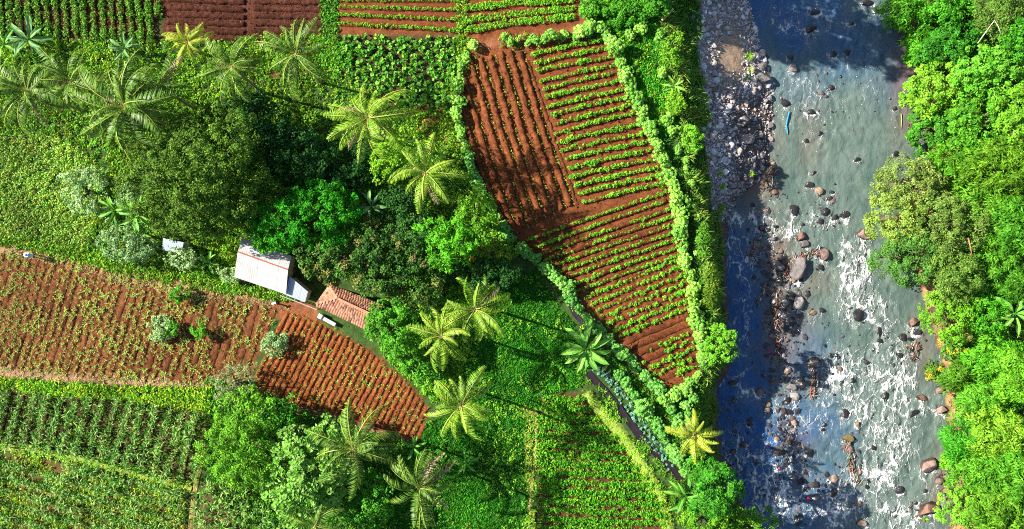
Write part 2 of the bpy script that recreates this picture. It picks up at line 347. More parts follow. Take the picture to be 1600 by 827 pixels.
# ------------------------------------------------------------------ water
def build_water():
    xs = np.arange(15, 46, 0.16); ys = np.r_[-300, -120, -60, -40, np.arange(-31, 31.01, 0.16), 40, 60, 120, 300]
    X, Y = np.meshgrid(xs, ys); x, y = X.ravel(), Y.ravel()
    k = (CAM_H - WATER_Z) / CAM_H / PXM
    px, py = x / k + 800, 413.5 - y / k
    foam = np.zeros(len(x)); chop = np.full(len(x), 0.25)
    # rapids: px, py, sx, sy, strength
    RAP = [(1150,390,22,30,.6),(1165,450,20,50,.5),(1150,540,30,50,.35),(1140,600,26,30,.4),(1345,430,26,52,1.0),(1325,410,20,40,.7),(1150,345,18,18,.8),(1182,345,20,22,.8),(1225,360,26,14,.8),(1275,345,28,14,.65),(1345,480,35,30,.7),(1175,395,10,26,.55),
           (1300,600,34,34,.9),(1330,580,34,30,.8),(1395,600,32,46,1.0),(1390,690,34,50,1.15),(1375,740,34,44,.95),(1400,560,28,30,.7),(1400,805,40,26,1.0),(1345,640,30,30,.7),(1455,640,18,8,.7),
           (1170,715,42,40,.75),(1215,760,50,40,.8),(1190,800,60,28,.8),(1140,760,28,30,.5),(1300,800,34,30,1.0),(1330,760,26,34,.8),(1165,620,26,12,.6),(1225,640,26,20,.45),(1270,660,30,16,.5),
           (1300,690,24,14,.5),(1225,30,34,26,.45),(1285,30,40,30,.3),(1350,110,36,60,.22),(1250,130,40,40,.25),(1270,170,60,40,.18),(1225,395,30,10,.3),(1380,520,20,40,.55),(1340,800,20,14,.5),(1240,715,30,14,.5)]
    for a, b, sx, sy, st in RAP:
        g = np.exp(-(((px - a) / sx) ** 2 + ((py - b) / sy) ** 2)); foam = np.maximum(foam, st * g) * 0.6 + 0.4 * np.minimum(foam + st * g, 1.3)
    fast = foam.copy()
    for (a, b, w, h, kd) in BOULDERS:
        if px.min() < a and b > -20:
            sc = 0.5 + 0.9 * np.interp(0, [0, 1], [0, 1])
            d = np.hypot((px - a) / (w * 0.5), (py - b) / (h * 0.5))
            ring = np.exp(-((d - 1.2) / 0.35) ** 2) * 0.55 * (0.4 + 0.6 * (py > b))
            tail = np.exp(-((px - a) / (w * 0.55)) ** 2) * np.exp(-np.clip(py - b, 0, 999) / (h * 2.0)) * (py > b) * 0.95
            loc = 0.5 + 0.9 * np.exp(-np.hypot(px - a, py - b) ** 2 / 60 ** 2) * fast
            foam = np.maximum(foam, (ring + tail) * np.clip(loc, 0, 1.0))
    foam = np.clip(foam, 0, 1.3); chop = chop + foam
    # stretched along the flow, broken into crests
    xw, yw = x + 1.2 * (fbm(x * .8, y * .6, 71) - .5), y + 1.2 * (fbm(x * .8, y * .6, 73) - .5); n = fbm(xw * 1.3, yw * 0.8, 31, 4); r = 1 - np.abs(2 * n - 1) * 2.2
    z = WATER_Z + 0.03 * (fbm(x * 0.7, y * 0.45, 41) - .5) + chop * 0.24 * (r - 0.4) + 0.10 * np.clip(foam, 0, 1) * (fbm(x * 2.7, y * 2.2, 47) - .5)
    # blue tint: shade of the bank and trees painted into the water (pixels)
    shade_blue = np.zeros(len(x))
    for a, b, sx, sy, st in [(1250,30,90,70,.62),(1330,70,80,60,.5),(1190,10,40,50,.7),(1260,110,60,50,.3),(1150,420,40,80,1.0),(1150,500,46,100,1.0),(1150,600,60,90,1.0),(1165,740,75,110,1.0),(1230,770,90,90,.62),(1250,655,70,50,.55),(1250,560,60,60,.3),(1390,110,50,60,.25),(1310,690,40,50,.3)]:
        shade_blue = np.maximum(shade_blue, st * np.exp(-(((px - a) / sx) ** 2 + ((py - b) / sy) ** 2) ** 1.5))
    mud = np.zeros(len(x))
    for a, b, sx, sy, st in [(1175,270,34,50,.9),(1160,215,50,30,.8),(1415,110,26,90,.8),(1430,40,20,40,.7),(1215,520,44,70,.85),(1210,400,30,50,.7),(1265,210,22,60,.3),(1480,760,26,60,.6),(1265,440,40,26,.35),(1245,690,26,22,.6),(1180,330,40,16,.5),(1440,540,20,60,.4)]:
        mud = np.maximum(mud, st * np.exp(-(((px - a) / sx) ** 2 + ((py - b) / sy) ** 2)))
    shade_blue = shade_blue * (0.35 + 1.15 * fbm(x * 0.45, y * 0.3, 61)); mud = mud * (0.5 + fbm(x * 0.6, y * 0.5, 63))
    nx, ny = len(xs), len(ys); i = np.arange(ny - 1)[:, None] * nx + np.arange(nx - 1)[None]
    F = np.stack([i, i + 1, i + nx + 1, i + nx], -1).reshape(-1, 4)
    keep = ((x > bank_top(y)) & (x < rshore(y) + 2.0))[F].any(1)
    col = np.stack([np.clip(foam, 0, 1), np.clip(shade_blue, 0, 1), np.clip(mud, 0, 1)], 1)
    m, N, L, b = new_mat("river_water")
    at = N.new("ShaderNodeAttribute"); at.attribute_name = "tint"
    sp = N.new("ShaderNodeSeparateColor"); L.new(at.outputs["Color"], sp.inputs[0])
    tc = N.new("ShaderNodeTexCoord"); mp = N.new("ShaderNodeMapping"); mp.inputs["Scale"].default_value = (1.0, 0.58, 1.0)
    L.new(tc.outputs["Object"], mp.inputs["Vector"])
    def noise(scale, detail, rough, dist, vec=None):
        t = N.new("ShaderNodeTexNoise"); t.inputs["Scale"].default_value = scale; t.inputs["Detail"].default_value = detail
        t.inputs["Roughness"].default_value = rough; t.inputs["Distortion"].default_value = dist
        L.new(vec or mp.outputs[0], t.inputs["Vector"]); return t.outputs["Fac"]
    def mth(op, a, b_=None, c=None, clamp=False):
        t = N.new("ShaderNodeMath"); t.operation = op; t.use_clamp = clamp
        for i_, v in enumerate((a, b_, c)):
            if v is None: continue
            if isinstance(v, (int, float)): t.inputs[i_].default_value = v
            else: L.new(v, t.inputs[i_])
        return t.outputs[0]
    def mixc(f, a, b_):
        t = N.new("ShaderNodeMix"); t.data_type = 'RGBA'
        L.new(f, t.inputs[0]) if not isinstance(f, float) else setattr(t.inputs[0], 'default_value', f)
        for s, v in ((6, a), (7, b_)):
            if isinstance(v, tuple): t.inputs[s].default_value = (*v, 1)
            else: L.new(v, t.inputs[s])
        return t.outputs[2]
    nb = noise(0.42, 7, 0.62, 1.6)
    base = mixc(mth('MULTIPLY_ADD', nb, 1.6, -0.3, True), (0.034, 0.076, 0.072), (0.155, 0.202, 0.172))
    base = mixc(sp.outputs["Blue"], base, (0.17, 0.105, 0.075))
    base = mixc(mth('MULTIPLY', sp.outputs["Green"], 1.0, None, True), base, (0.005, 0.085, 0.275))  # blue mixed in where bank and tree shade is painted
    # foam: a lace of thin threads stretched along the flow where the water is fast
    wn_ = N.new("ShaderNodeTexNoise"); wn_.inputs["Scale"].default_value = 0.8; wn_.inputs["Detail"].default_value = 4; wn_.inputs["Roughness"].default_value = 0.6; L.new(mp.outputs[0], wn_.inputs["Vector"])
    ws = N.new("ShaderNodeVectorMath"); ws.operation = 'MULTIPLY_ADD'; ws.inputs[1].default_value = (1.9, 1.9, 0); L.new(wn_.outputs["Color"], ws.inputs[0]); L.new(mp.outputs[0], ws.inputs[2])
    def lace(scale):
        v = N.new("ShaderNodeTexVoronoi"); v.feature = 'DISTANCE_TO_EDGE'; v.voronoi_dimensions = '2D'; v.inputs["Scale"].default_value = scale
        L.new(ws.outputs[0], v.inputs["Vector"]); return v.outputs["Distance"]
    f3 = noise(1.1, 4, 0.6, 0.8); patch = mth('MULTIPLY_ADD', noise(0.38, 4, 0.6, 1.2), 4.0, -1.5, True)
    fast = mth('MULTIPLY', sp.outputs["Red"], mth('MULTIPLY_ADD', patch, 0.75, 0.35))
    wid = mth('MULTIPLY', mth('MULTIPLY_ADD', fast, 0.36, 0.008), mth('MULTIPLY_ADD', f3, 3.6, -1.1, True))
    def thread(d, k): return mth('SUBTRACT', 1.0, mth('DIVIDE', d, mth('MULTIPLY_ADD', wid, k, 0.002)), None, True)
    rr = mth('MAXIMUM', thread(lace(0.85), 1.0), mth('MULTIPLY', thread(lace(1.9), 0.9), 0.8))
    fo = mth('ADD', mth('MULTIPLY', rr, mth('MULTIPLY_ADD', fast, 2.0, 0.18, True)), mth('MULTIPLY', mth('MULTIPLY_ADD', fast, 1.1, -0.6, True), f3))
    mask = N.new("ShaderNodeMapRange"); mask.interpolation_type = 'SMOOTHSTEP'; mask.inputs[1].default_value = 0.04; mask.inputs[2].default_value = 1.05
    L.new(fo, mask.inputs[0])
    base = mixc(mth('MULTIPLY', fast, 0.30, None, True), base, (0.36, 0.40, 0.38))
    base = mixc(mask.outputs[0], base, (0.78, 0.80, 0.79))
    L.new(base, b.inputs["Base Color"])
    L.new(mth('MULTIPLY_ADD', mask.outputs[0], 0.5, 0.12), b.inputs["Roughness"])
    b.inputs["IOR"].default_value = 1.33; b.inputs["Specular IOR Level"].default_value = 0.5
    h = mth('ADD', mth('MULTIPLY', noise(1.6, 6, 0.6, 1.0), 0.7), mth('MULTIPLY', mask.outputs[0], 0.5))
    h = mth('MULTIPLY', h, mth('MULTIPLY_ADD', sp.outputs["Red"], 1.0, 0.5))
    bp = N.new("ShaderNodeBump"); bp.inputs["Strength"].default_value = 0.9; bp.inputs["Distance"].default_value = 0.3
    L.new(h, bp.inputs["Height"]); L.new(bp.outputs[0], b.inputs["Normal"])
    tag(link("river_water", mesh_np("river_water", np.stack([x, y, z], 1), F[keep], m, col, True)), "shallow silty river with white rapids and shade painted blue", None, None, "structure")
build_water()

# ------------------------------------------------------------------ tilled ridges
def ridge_mesh(pts, width, h, col, seed, flat=0.45, inv0=(0, 0)):
    """pts world (n,3) path on the ground: a raised earth ridge with crumbly relief"""
    p = resample(pts, 0.16); t = unit(np.gradient(p[:, :2], axis=0)); nrm = np.stack([-t[:, 1], t[:, 0]], 1)
    prof = np.array([(-.5, -.25), (-.42, .15), (-flat * .5, .9), (0, 1.0), (flat * .5, .9), (.42, .15), (.5, -.25)])
    k = len(prof); n = len(p)
    V = np.empty((n, k, 3))
    V[..., :2] = p[:, None, :2] + nrm[:, None] * prof[None, :, :1] * width
    V[..., 2] = p[:, None, 2] + prof[None, :, 1] * h
    w = fbm(V[..., 0] * 4.0, V[..., 1] * 4.0, seed) - .5
    w2 = fbm(V[..., 0] * .7, V[..., 1] * .7, seed + 3) - .5
    V[..., 2] += w * 0.75 * h * (prof[None, :, 1] > 0) + 0.5 * h * (hash2(np.floor(V[..., 0] * 6).astype(np.int64), np.floor(V[..., 1] * 6).astype(np.int64), seed) - .5) * (prof[None, :, 1] > 0)
    V[..., :2] += (nrm * (w2[:, 3] * 0.16)[:, None])[:, None] + nrm[:, None] * (w * 0.22)[..., None]
    end = np.ones(n); end[0] = end[-1] = 0.1; V[..., 2] = p[:, None, 2] + (V[..., 2] - p[:, None, 2]) * end[:, None]
    c = np.array(col) * (0.75 + 0.5 * fbm(V[..., 0] * 1.2, V[..., 1] * 1.2, seed + 8)[..., None]) * (0.45 + 1.1 * fbm(p[:, None, 0] * .22 + inv0[0] * .22 + 0 * V[..., 0], p[:, None, 1] * .22 + inv0[1] * .22 + 0 * V[..., 1], 8)[..., None])
    i = np.arange(n - 1)[:, None] * k + np.arange(k - 1)[None]
    F = np.stack([i, i + k, i + k + 1, i + 1], -1).reshape(-1, 4)
    return mesh_np("ridge", V.reshape(-1, 3), F, M_SOIL, c.reshape(-1, 3), True)

def clip_rows(poly, ang, pitch, off=0.0):
    """parallel row segments (world xy) inside a pixel polygon; ang = row direction in world radians, pitch in m"""
    pw = poly_w(poly); d = np.array([math.cos(ang), math.sin(ang)]); nn = np.array([-d[1], d[0]])
    s = pw @ nn; out = []
    for c in np.arange(s.min() + pitch * (0.5 + off), s.max(), pitch):
        ts = []
        for i in range(len(pw)):
            a, b = pw[i], pw[(i + 1) % len(pw)]; sa, sb = a @ nn - c, b @ nn - c
            if (sa > 0) != (sb > 0): q = a + (b - a) * sa / (sa - sb); ts.append(q @ d)
        ts.sort()
        for t0, t1 in zip(ts[::2], ts[1::2]):
            if t1 - t0 > 0.8: out.append((d * (t0 + .12) + nn * c, d * (t1 - .12) + nn * c))
    return out

PLANTS = {}   # kind -> list of (x, y, z, scale, label)
def sow(kind, pts, step, jit, z, label, sc=(0.8, 1.2), keep=1.0, gaps=0.0, seed=0, zig=0.0):
    """plants along a row; {n} in the label becomes the plant's place from the row's first end that is in view"""
    p = resample(pts, step)[:, :2]; r = RNG; t = unit(np.gradient(p, axis=0)); nr = np.stack([-t[:, 1], t[:, 0]], 1)
    if zig: p = p + nr * (zig * np.where(np.arange(len(p)) % 2, 1, -1))[:, None]
    p = p + r.normal(0, jit, (len(p), 2)); m = r.random(len(p)) < keep
    if gaps: m &= fbm(p[:, 0] * 0.55, p[:, 1] * 0.55, 77 + seed) > gaps
    n = 0
    for q in p[m]:
        n += in_view(q[0], q[1], z)
        PLANTS.setdefault(kind, []).append((q[0], q[1], z, r.uniform(*sc) * (.62 + .76 * float(vnoise(q[0] * .9, q[1] * .9, 55))), label.replace("{n}", ordn(max(n, 1)))))
def in_view(x, y, z):
    k = (CAM_H - z) / CAM_H / PXM; return abs(x / k) < 800 and abs(y / k) < 413

def fieldobj(name, label, poly, col):
    """the bed of a field: a sheet 4 mm over the ground that carries its ridges"""
    pw = poly_w(poly); c = pw.mean(0)
    o = empty(name, (c[0], c[1], 0)); o["kind"] = "structure"; o["label"] = label
    return o
def ridges(field, segs, width, h, col, seed):
    inv = Vector(field.location)
    for i, s in enumerate(segs):
        pts = np.array([[*q[:2], 0.0] for q in s]) - np.array([inv.x, inv.y, 0])
        me = ridge_mesh(pts, width, h, col, seed + i, inv0=(inv.x, inv.y))
        link("ridge", me, field)

# hedged field: left block of bare beds, right block of leafy rows
f1 = fieldobj("hedged_field", "red soil vegetable field inside the shrub hedge", F1, SOIL)
tops = [(722, 150), (727, 105), (741, 92), (757.6, 90), (773, 87), (788, 81), (803, 79), (818, 79)]
bots = [(797, 364), (810, 364), (826, 356), (839, 351), (852, 341), (867, 336), (885, 330), (898, 323)]
segs = []
for i, (a, b) in enumerate(zip(tops, bots)):
    m = ((a[0] + b[0]) / 2 - 4, (a[1] + b[1]) / 2)
    L_ = [P(a[0] - 7, a[1]), P(m[0] - 7, m[1]), P(b[0] - 7, b[1])]
    segs.append(L_)
    sow('seedling', np.array([P(a[0], a[1]), P(m[0], m[1]), P(b[0], b[1])]), 0.27, 0.05, 0.13, f"tiny seedling, {{n}} from the top of the {ordn(i + 1)} bare bed from the left hedge", (0.6, 1.15), 0.72)
segs.append([P(822, 92), P(860, 200), P(901, 322)])
ridges(f1, segs[:-1], 0.74, 0.32, SOIL, 100); ridges(f1, segs[-1:], 0.5, 0.12, SOIL, 140)
segs = []; ri = 0
RIGHT_U = [(937,65),(948,76),(951,91),(955,103),(958,115),(965,128),(971,141),(977,153),(983,166),(988,178),(995,195),(1002,210),(1009,222),(1015,236),(1021,249),(1025,262),(1028,275)]
LEFT_U = [(831.5,85),(838,98.7),(841,111),(844.5,128),(850,140),(852,153),(855,168),(862,180),(865,195),(868,209),(872,223),(875,236),(885,249),(889,263),(892,277),(900,290),(905,303)]
LEFT_U.append((911,316)); RIGHT_U.append((1033,288))
LOW_L = [(824,376),(830,389),(836,400),(846,409),(860,416),(872,425),(884,434),(893,445),(903,454)]
LOW_R = [(1039,301),(1042,313),(1045,328),(1049,339),(1050,352),(1053,363),(1054,375),(1057,387),(1059,399)]
for a, b in list(zip(LEFT_U, RIGHT_U)) + list(zip(LOW_L, LOW_R)):
    ri += 1
    m = ((a[0] + b[0]) / 2, (a[1] + b[1]) / 2 - 1.5)
    segs.append([P(*a), P(*m), P(*b)])
    low = ri > 18
    sow('bean_plant', np.array([P(*a), P(*m), P(*b)]), 0.26 if not low else 0.20, 0.06, 0.17, f"bean plant, {{n}} from the left in the {ordn(ri)} green row of the hedged field", (0.8, 1.15) if not low else (0.5, 0.9), 0.97, 0.0 if not low else 0.27, ri)
ridges(f1, segs, 0.62, 0.24, SOIL, 200)
segs = []
for i in range(14):
    t = i / 13; a = (914 + 118 * t, 466 + 128 * t); bx = 1062 + 24 * min(t * 1.6, 1); b = (bx, a[1] - 0.42 * (bx - a[0]))
    m = ((a[0] + b[0]) / 2, (a[1] + b[1]) / 2)
    if i in (7, 8): segs.append([P(*a), P(*m), P(*b)]); continue
    segs.append([P(*a), P(*m), P(*b)])
    sow('bean_plant', np.array([P(*a), P(*m), P(*b)]), 0.19, 0.10, 0.12, f"bean plant, {{n}} from the left in {ordn(i + 1)} sparse row at the hedged field's pointed end", (0.5, 1.1), 0.95, 0.30 + 0.07 * (i > 5), 40 + i)
ridges(f1, segs, 0.62, 0.12, SOIL, 260)

f2 = fieldobj("striped_plot", "small red plot with thin green rows at the top edge", F2, SOIL)
segs = []
for i, (a, b) in enumerate([((530, -14), (712, -14)), ((530, 0), (710, 1)), ((530, 11), (711, 16)), ((530, 23), (711, 31)), ((530, 37), (711, 47))]):
    segs.append([P(*a), P(*b)])
    sow('bean_plant', np.array([P(*a), P(*b)]), 0.26, 0.05, 0.16, f"bean plant, {{n}} from the left in the {ordn(max(i, 1))} row of the striped plot", (0.6, 0.9))
ridges(f2, segs, 0.62, 0.2, SOIL, 300)
f3 = fieldobj("curved_plot", "red plot with thick curving green rows at the top edge", F3, SOIL)
segs = []
for i, s in enumerate([[(728, -10), (800, -14), (895, -18)], [(728, 14), (800, 6), (893, 1)], [(728, 33), (800, 23), (896, 15)], [(728, 48), (800, 36), (896, 27)]]):
    w = np.array([P(*q) for q in s]); segs.append(w)
    sow('bean_plant', w, 0.14, 0.05, 0.17, f"bushy bean plant, {{n}} from the left in the {ordn(max(i, 1))} thick row of the curved plot", (0.85, 1.25), zig=.15)
ridges(f3, segs, 0.95, 0.2, SOIL, 320)
f4 = fieldobj("bare_plot", "dark bare ridged plot at the top edge", F4, SOIL_D)
segs = []
for i in range(8):
    y = -22 + i * 11.6
    segs.append([P(260, y - 2), P(384, y + 3)])
    if y < 52: segs.append([P(396, y + 1), P(506, y + 3)])
ridges(f4, segs, 0.66, 0.24, SOIL_D, 340)

f5 = fieldobj("bushy_plot", "plot of upright bushy rows in the top corner", F5, SOIL_D)
rows = clip_rows(F5, math.radians(94), 0.90)
rows = [r_ for r_ in rows if in_view(r_[0][0] + .3, min(r_[0][1], r_[1][1]) , 0)]; rows.sort(key=lambda r_: r_[0][0])
ridges(f5, rows, 0.62, 0.16, SOIL_D, 380)
for i, s in enumerate(rows):
    sow('bush_crop', np.array([[*q, 0] for q in s]), 0.14, 0.06, 0.10, f"bushy plant, {{n}} from the bottom of the {ordn(i + 1)} upright row in the top corner plot", (0.7, 1.2), 0.95, 0.22, i, zig=.10)

f8 = fieldobj("maize_seedling_field", "wide brown field of young maize", F8, SOIL)
rows = clip_rows(F8, math.radians(73), 0.84); rows.sort(key=lambda r_: r_[0][0])
ridges(f8, rows, 0.62, 0.085, (0.17, 0.064, 0.025), 400)
for i, s in enumerate(rows):
    sow('maize_seedling', np.array([[*q, 0] for q in s]), 0.13, 0.13, 0.10, f"young maize, {{n}} from the bottom of the {ordn(i + 1)} slanting row of the wide brown field", (0.4, 0.95), 0.9, 0.30 + 0.22 * (i / len(rows)) ** 3, i, zig=.16)
f9 = fieldobj("ploughed_field", "small orange ploughed field below the tiled house", F9, SOIL)
rows = clip_rows(F9, math.radians(64), 0.58); rows.sort(key=lambda r_: r_[0][0])
ridges(f9, rows, 0.5, 0.12, (0.24, 0.078, 0.024), 460)
for i, s in enumerate(rows):
    sow('maize_seedling', np.array([[*q, 0] for q in s]), 0.30, 0.16, 0.08, f"sparse maize, {{n}} from the bottom of the {ordn(i + 1)} row of the ploughed field", (0.35, 0.85), 0.7, 0.40, 60 + i)

f10 = fieldobj("maize_field", "tall maize field on the left", F10, SOIL)
rows = clip_rows(F10, math.radians(76), 1.3); rows.sort(key=lambda r_: r_[0][0])
ridges(f10, rows, 0.6, 0.12, (0.085, 0.05, 0.022), 500)
for i, s in enumerate(rows): sow('maize_plant', np.array([[*q, 0] for q in s]), 0.20, 0.09, 0.0, f"tall maize, {{n}} from the bottom of the {ordn(i + 1)} row of the upper maize field", (0.65, 0.95), 0.97, zig=.15)
for i, s in enumerate(clip_rows(F11, math.radians(-14), 1.25)[::-1]): sow('maize_plant', np.array([[*q, 0] for q in s]), 0.17, 0.10, 0.0, "maize plant in the lower corner field", (0.6, 0.95), 0.97, zig=.18)
for i, s in enumerate(clip_rows(F12, math.radians(-14), 0.9)): sow('maize_plant', np.array([[*q, 0] for q in s]), 0.32, 0.15, 0.0, "maize plant at the bottom edge beside the bright round tree", (0.7, 1.1), 0.95)

f13 = fieldobj("groundnut_field", "dark field of low green rows at the bottom", F13, SOIL)
rows = clip_rows(F13, math.radians(-2.5), 0.9)[::-1]
ridges(f13, rows, 0.66, 0.16, (0.12, 0.05, 0.022), 560)
for i, s in enumerate(rows):
    sow('groundnut_plant', np.array([[*q, 0] for q in s]), 0.13, 0.07, 0.10, f"low groundnut plant, {{n}} from the left in the {ordn(i + 1)} row of the bottom field", (1.05, 1.5), 0.98, 0.08, 80 + i, zig=.13)

# taro patch
pw = poly_w(F6)
for iy, y in enumerate(np.arange(pw[:, 1].max() - .2, pw[:, 1].min(), -0.52)):
    nx_ = 0
    for x in np.arange(pw[:, 0].min(), pw[:, 0].max(), 0.52):
        q = (x + RNG.normal(0, .12), y + RNG.normal(0, .12))
        if in_poly(np.array(q[0]), np.array(q[1]), pw) and RNG.random() < .93:
            nx_ += 1; PLANTS.setdefault('taro_plant', []).append((*q, 0.0, RNG.uniform(.75, 1.25), f"taro plant, {ordn(nx_)} from the left in the {ordn(iy + 1)} line of the broad leaved patch"))
# cabbages beside the ditch
cab = resample([(927, 572), (950, 592), (968, 618), (985, 640), (1003, 664), (1018, 690), (1038, 712), (1048, 730)], 7.5)
for i, (a, b) in enumerate(cab):
    for no, o in enumerate(((-3, 2), (4, -3), (0.5, -.5))[: 3 if i % 2 else 2]):
        q = P(a + o[0] + RNG.normal(0, 1.5), b + o[1] + RNG.normal(0, 1.5)); PLANTS.setdefault('cabbage', []).append((q[0], q[1], 0.02, RNG.uniform(.7, 1.2), f"blue green cabbage, {ordn(i + 1)} pair down the strip beside the dark ditch, {('ditch side', 'hedge side', 'middle')[no]}"))

# ------------------------------------------------------------------ plant prototypes (V, F, C)
def leaves_proto(n, spread, h, ll, lw, cols, seed, up=0.7, palm=0):
    """a low bush: n diamond leaves round a centre"""
    r = np.random.default_rng(seed); A = Acc()
    a = r.uniform(0, 2 * np.pi, n); rad = spread * np.sqrt(r.random(n)); z = h * (1 - 0.55 * (rad / max(spread, 1e-3)) ** 2) * r.uniform(.55, 1, n)
    p = np.stack([rad * np.cos(a), rad * np.sin(a), z], 1)
    nn = unit(np.stack([np.cos(a) * rad / spread * .6, np.sin(a) * rad / spread * .6, np.full(n, up)], 1) + r.normal(0, .35, (n, 3)))
    return leaf_quads(p, nn, ll * r.uniform(.7, 1.25, n), lw * r.uniform(.8, 1.2, n), cols, r, out=np.stack([np.cos(a), np.sin(a), np.zeros(n)], 1))

def leaf_quads(p, nn, ll, lw, cols, r, out=None, droop=0.15, cf=None):
    n = len(p); t = r.normal(0, 1, (n, 3))
    if out is not None: t = t * .5 + out * 1.0
    ax = unit(t - nn * np.sum(t * nn, 1, keepdims=True)); sd_ = np.cross(nn, ax)
    ll = ll[:, None] if np.ndim(ll) else ll; lw = lw[:, None] if np.ndim(lw) else lw
    b = p - ax * ll * .5
    V = np.stack([b, b + ax * ll * .48 + sd_ * lw * .5 + nn * lw * .12, b + ax * ll - nn * ll * droop, b + ax * ll * .48 - sd_ * lw * .5 + nn * lw * .12], 1)
    F = np.arange(n * 4).reshape(n, 4)
    c0, c1 = np.array(cols[0]), np.array(cols[1]); t = r.random((n, 1)) ** 1.5
    cc = c0 * (1 - t) + c1 * t
    if len(cols) > 2:
        m = r.random(n) < cols[3]; cc[m] = cols[2]
    if cf is not None: cc = cc * cf
    return V.reshape(-1, 3), F, np.repeat(cc, 4, axis=0)

def blade_proto(n, length, width, e0, cols, seed, h0=0.1, bend=1.9, segs=4):
    """arching strap leaves (maize, grass)"""
    r = np.random.default_rng(seed); A = Acc()
    for i in range(n):
        az = i * 2.4 + r.normal(0, .5) if n > 3 else r.uniform(0, 6.28)
        e = e0 + r.normal(0, .2); L = length * r.uniform(.7, 1.2); z = h0 * r.uniform(.3, 1); x = 0.0; pts = [(0, z)]
        for s in range(segs):
            ang = e - bend * (s / segs) * r.uniform(.8, 1.2); x += math.cos(ang) * L / segs; z += math.sin(ang) * L / segs; pts.append((x, max(z, .02)))
        pts = np.array(pts); w = width * np.array([.7, 1, .95, .7, .12])[:segs + 1] * .5; ca, sa = math.cos(az), math.sin(az)
        tw = r.normal(0, .35)
        V = []
        for (q, zz), ww in zip(pts, w):
            for s in (-1, 1): V.append((q * ca - s * ww * sa, q * sa + s * ww * ca, zz + s * ww * tw))
        F = [(2 * k, 2 * k + 1, 2 * k + 3, 2 * k + 2) for k in range(segs)]
        t = r.random() ** 1.6; A.add(np.array(V), np.array(F), np.array(cols[0]) * (1 - t) + np.array(cols[1]) * t)
    return np.concatenate(A.V), np.concatenate(A.F), np.concatenate(A.C)

def join(*ps):
    A = Acc()
    for p in ps: A.add(*p)
    return np.concatenate(A.V), np.concatenate(A.F), np.concatenate(A.C)

BEAN = ((0.09, 0.34, 0.012), (0.24, 0.54, 0.035))
PROTO = {
 'bean_plant': [leaves_proto(16, .21, .26, .17, .13, BEAN, s) for s in range(4)],
 'seedling': [leaves_proto(5, .07, .09, .12, .08, ((0.20, 0.44, 0.03), (0.36, 0.58, 0.06)), 10 + s) for s in range(3)],
 'bush_crop': [leaves_proto(18, .26, .45, .18, .13, ((0.05, 0.22, 0.012), (0.28, 0.52, 0.06)), 20 + s) for s in range(4)],
 'groundnut_plant': [leaves_proto(16, .22, .22, .16, .12, ((0.035, 0.23, 0.008), (0.20, 0.50, 0.025)), 30 + s) for s in range(4)],
 'maize_seedling': [blade_proto(6, .34, .055, 1.0, ((0.14, 0.30, 0.03), (0.44, 0.52, 0.13)), 40 + s, .05) for s in range(4)],
 'maize_plant': [blade_proto(9, .70, .085, 1.05, ((0.03, 0.18, 0.008), (0.36, 0.52, 0.14)), 50 + s, 1.1) for s in range(4)],  # pale end of the colour range imitates glints on the leaves
 'taro_plant': [leaves_proto(9, .30, .55, .34, .27, ((0.025, 0.20, 0.008), (0.22, 0.50, 0.05)), 60 + s, up=1.0) for s in range(4)],
 'cabbage': [leaves_proto(12, .17, .16, .22, .19, ((0.10, 0.30, 0.20), (0.20, 0.42, 0.30)), 70 + s, up=.8) for s in range(3)],
}
CROPCAT = {'bean_plant': ('bean plant', 'bean plants in field rows'), 'seedling': ('seedling', 'seedlings on the bare beds'), 'bush_crop': ('crop plant', 'bushy plants of the top corner plot'),
           'groundnut_plant': ('crop plant', 'groundnut plants of the bottom field'), 'maize_seedling': ('maize plant', 'young maize plants'), 'maize_plant': ('maize plant', 'tall maize plants'),
           'taro_plant': ('taro plant', 'taro plants in the patch'), 'cabbage': ('cabbage', 'cabbages beside the ditch')}
STUFFLABEL = {'bean_plant': 'remaining leafy bean plants in the red soil rows', 'seedling': 'remaining seedlings along the bare beds', 'bush_crop': 'remaining bushy plants of the top corner plot',
              'groundnut_plant': 'remaining groundnut plants of the bottom field', 'maize_seedling': 'remaining young maize over the brown fields', 'maize_plant': 'remaining tall maize of the left fields', 'taro_plant': 'remaining taro leaves of the patch'}
def emit_plants():
    for kind, lst in PLANTS.items():
        mat = M_GLOSS if kind in ('taro_plant', 'cabbage', 'maize_plant') else M_LEAF
        meshes = [mesh_np(kind, *p[:2], mat, p[2]) for p in PROTO[kind]]
        cat, grp = CROPCAT[kind]
        vis = [i for i, q in enumerate(lst) if in_view(*q[:3])][:300]; one = set(vis)
        for i in vis:
            x, y, z, s, lab = lst[i]
            tag(link(kind, meshes[i % len(meshes)], None, (x, y, z), (0, 0, RNG.uniform(0, 6.28)), (s, s, s)), lab, cat, grp)
        rest = [q for i, q in enumerate(lst) if i not in one]
        if rest:
            A = Acc(); arr = np.array([q[:4] for q in rest]); v = RNG.integers(0, len(meshes), len(arr))
            for k in range(len(meshes)):
                s = arr[v == k]
                if len(s):
                    tn = RNG.uniform(.8, 1.2, (len(s), 1)) * np.stack([RNG.uniform(.85, 1.15, len(s)), np.ones(len(s)), np.ones(len(s))], 1)
                    A.add(*tile(PROTO[kind][k], s[:, :3], RNG.uniform(0, 6.28, len(s)), s[:, 3], tn))
            tag(link(kind + "_foliage", A.mesh(kind + "_foliage", mat)), STUFFLABEL.get(kind), None, None, "stuff")
emit_plants()

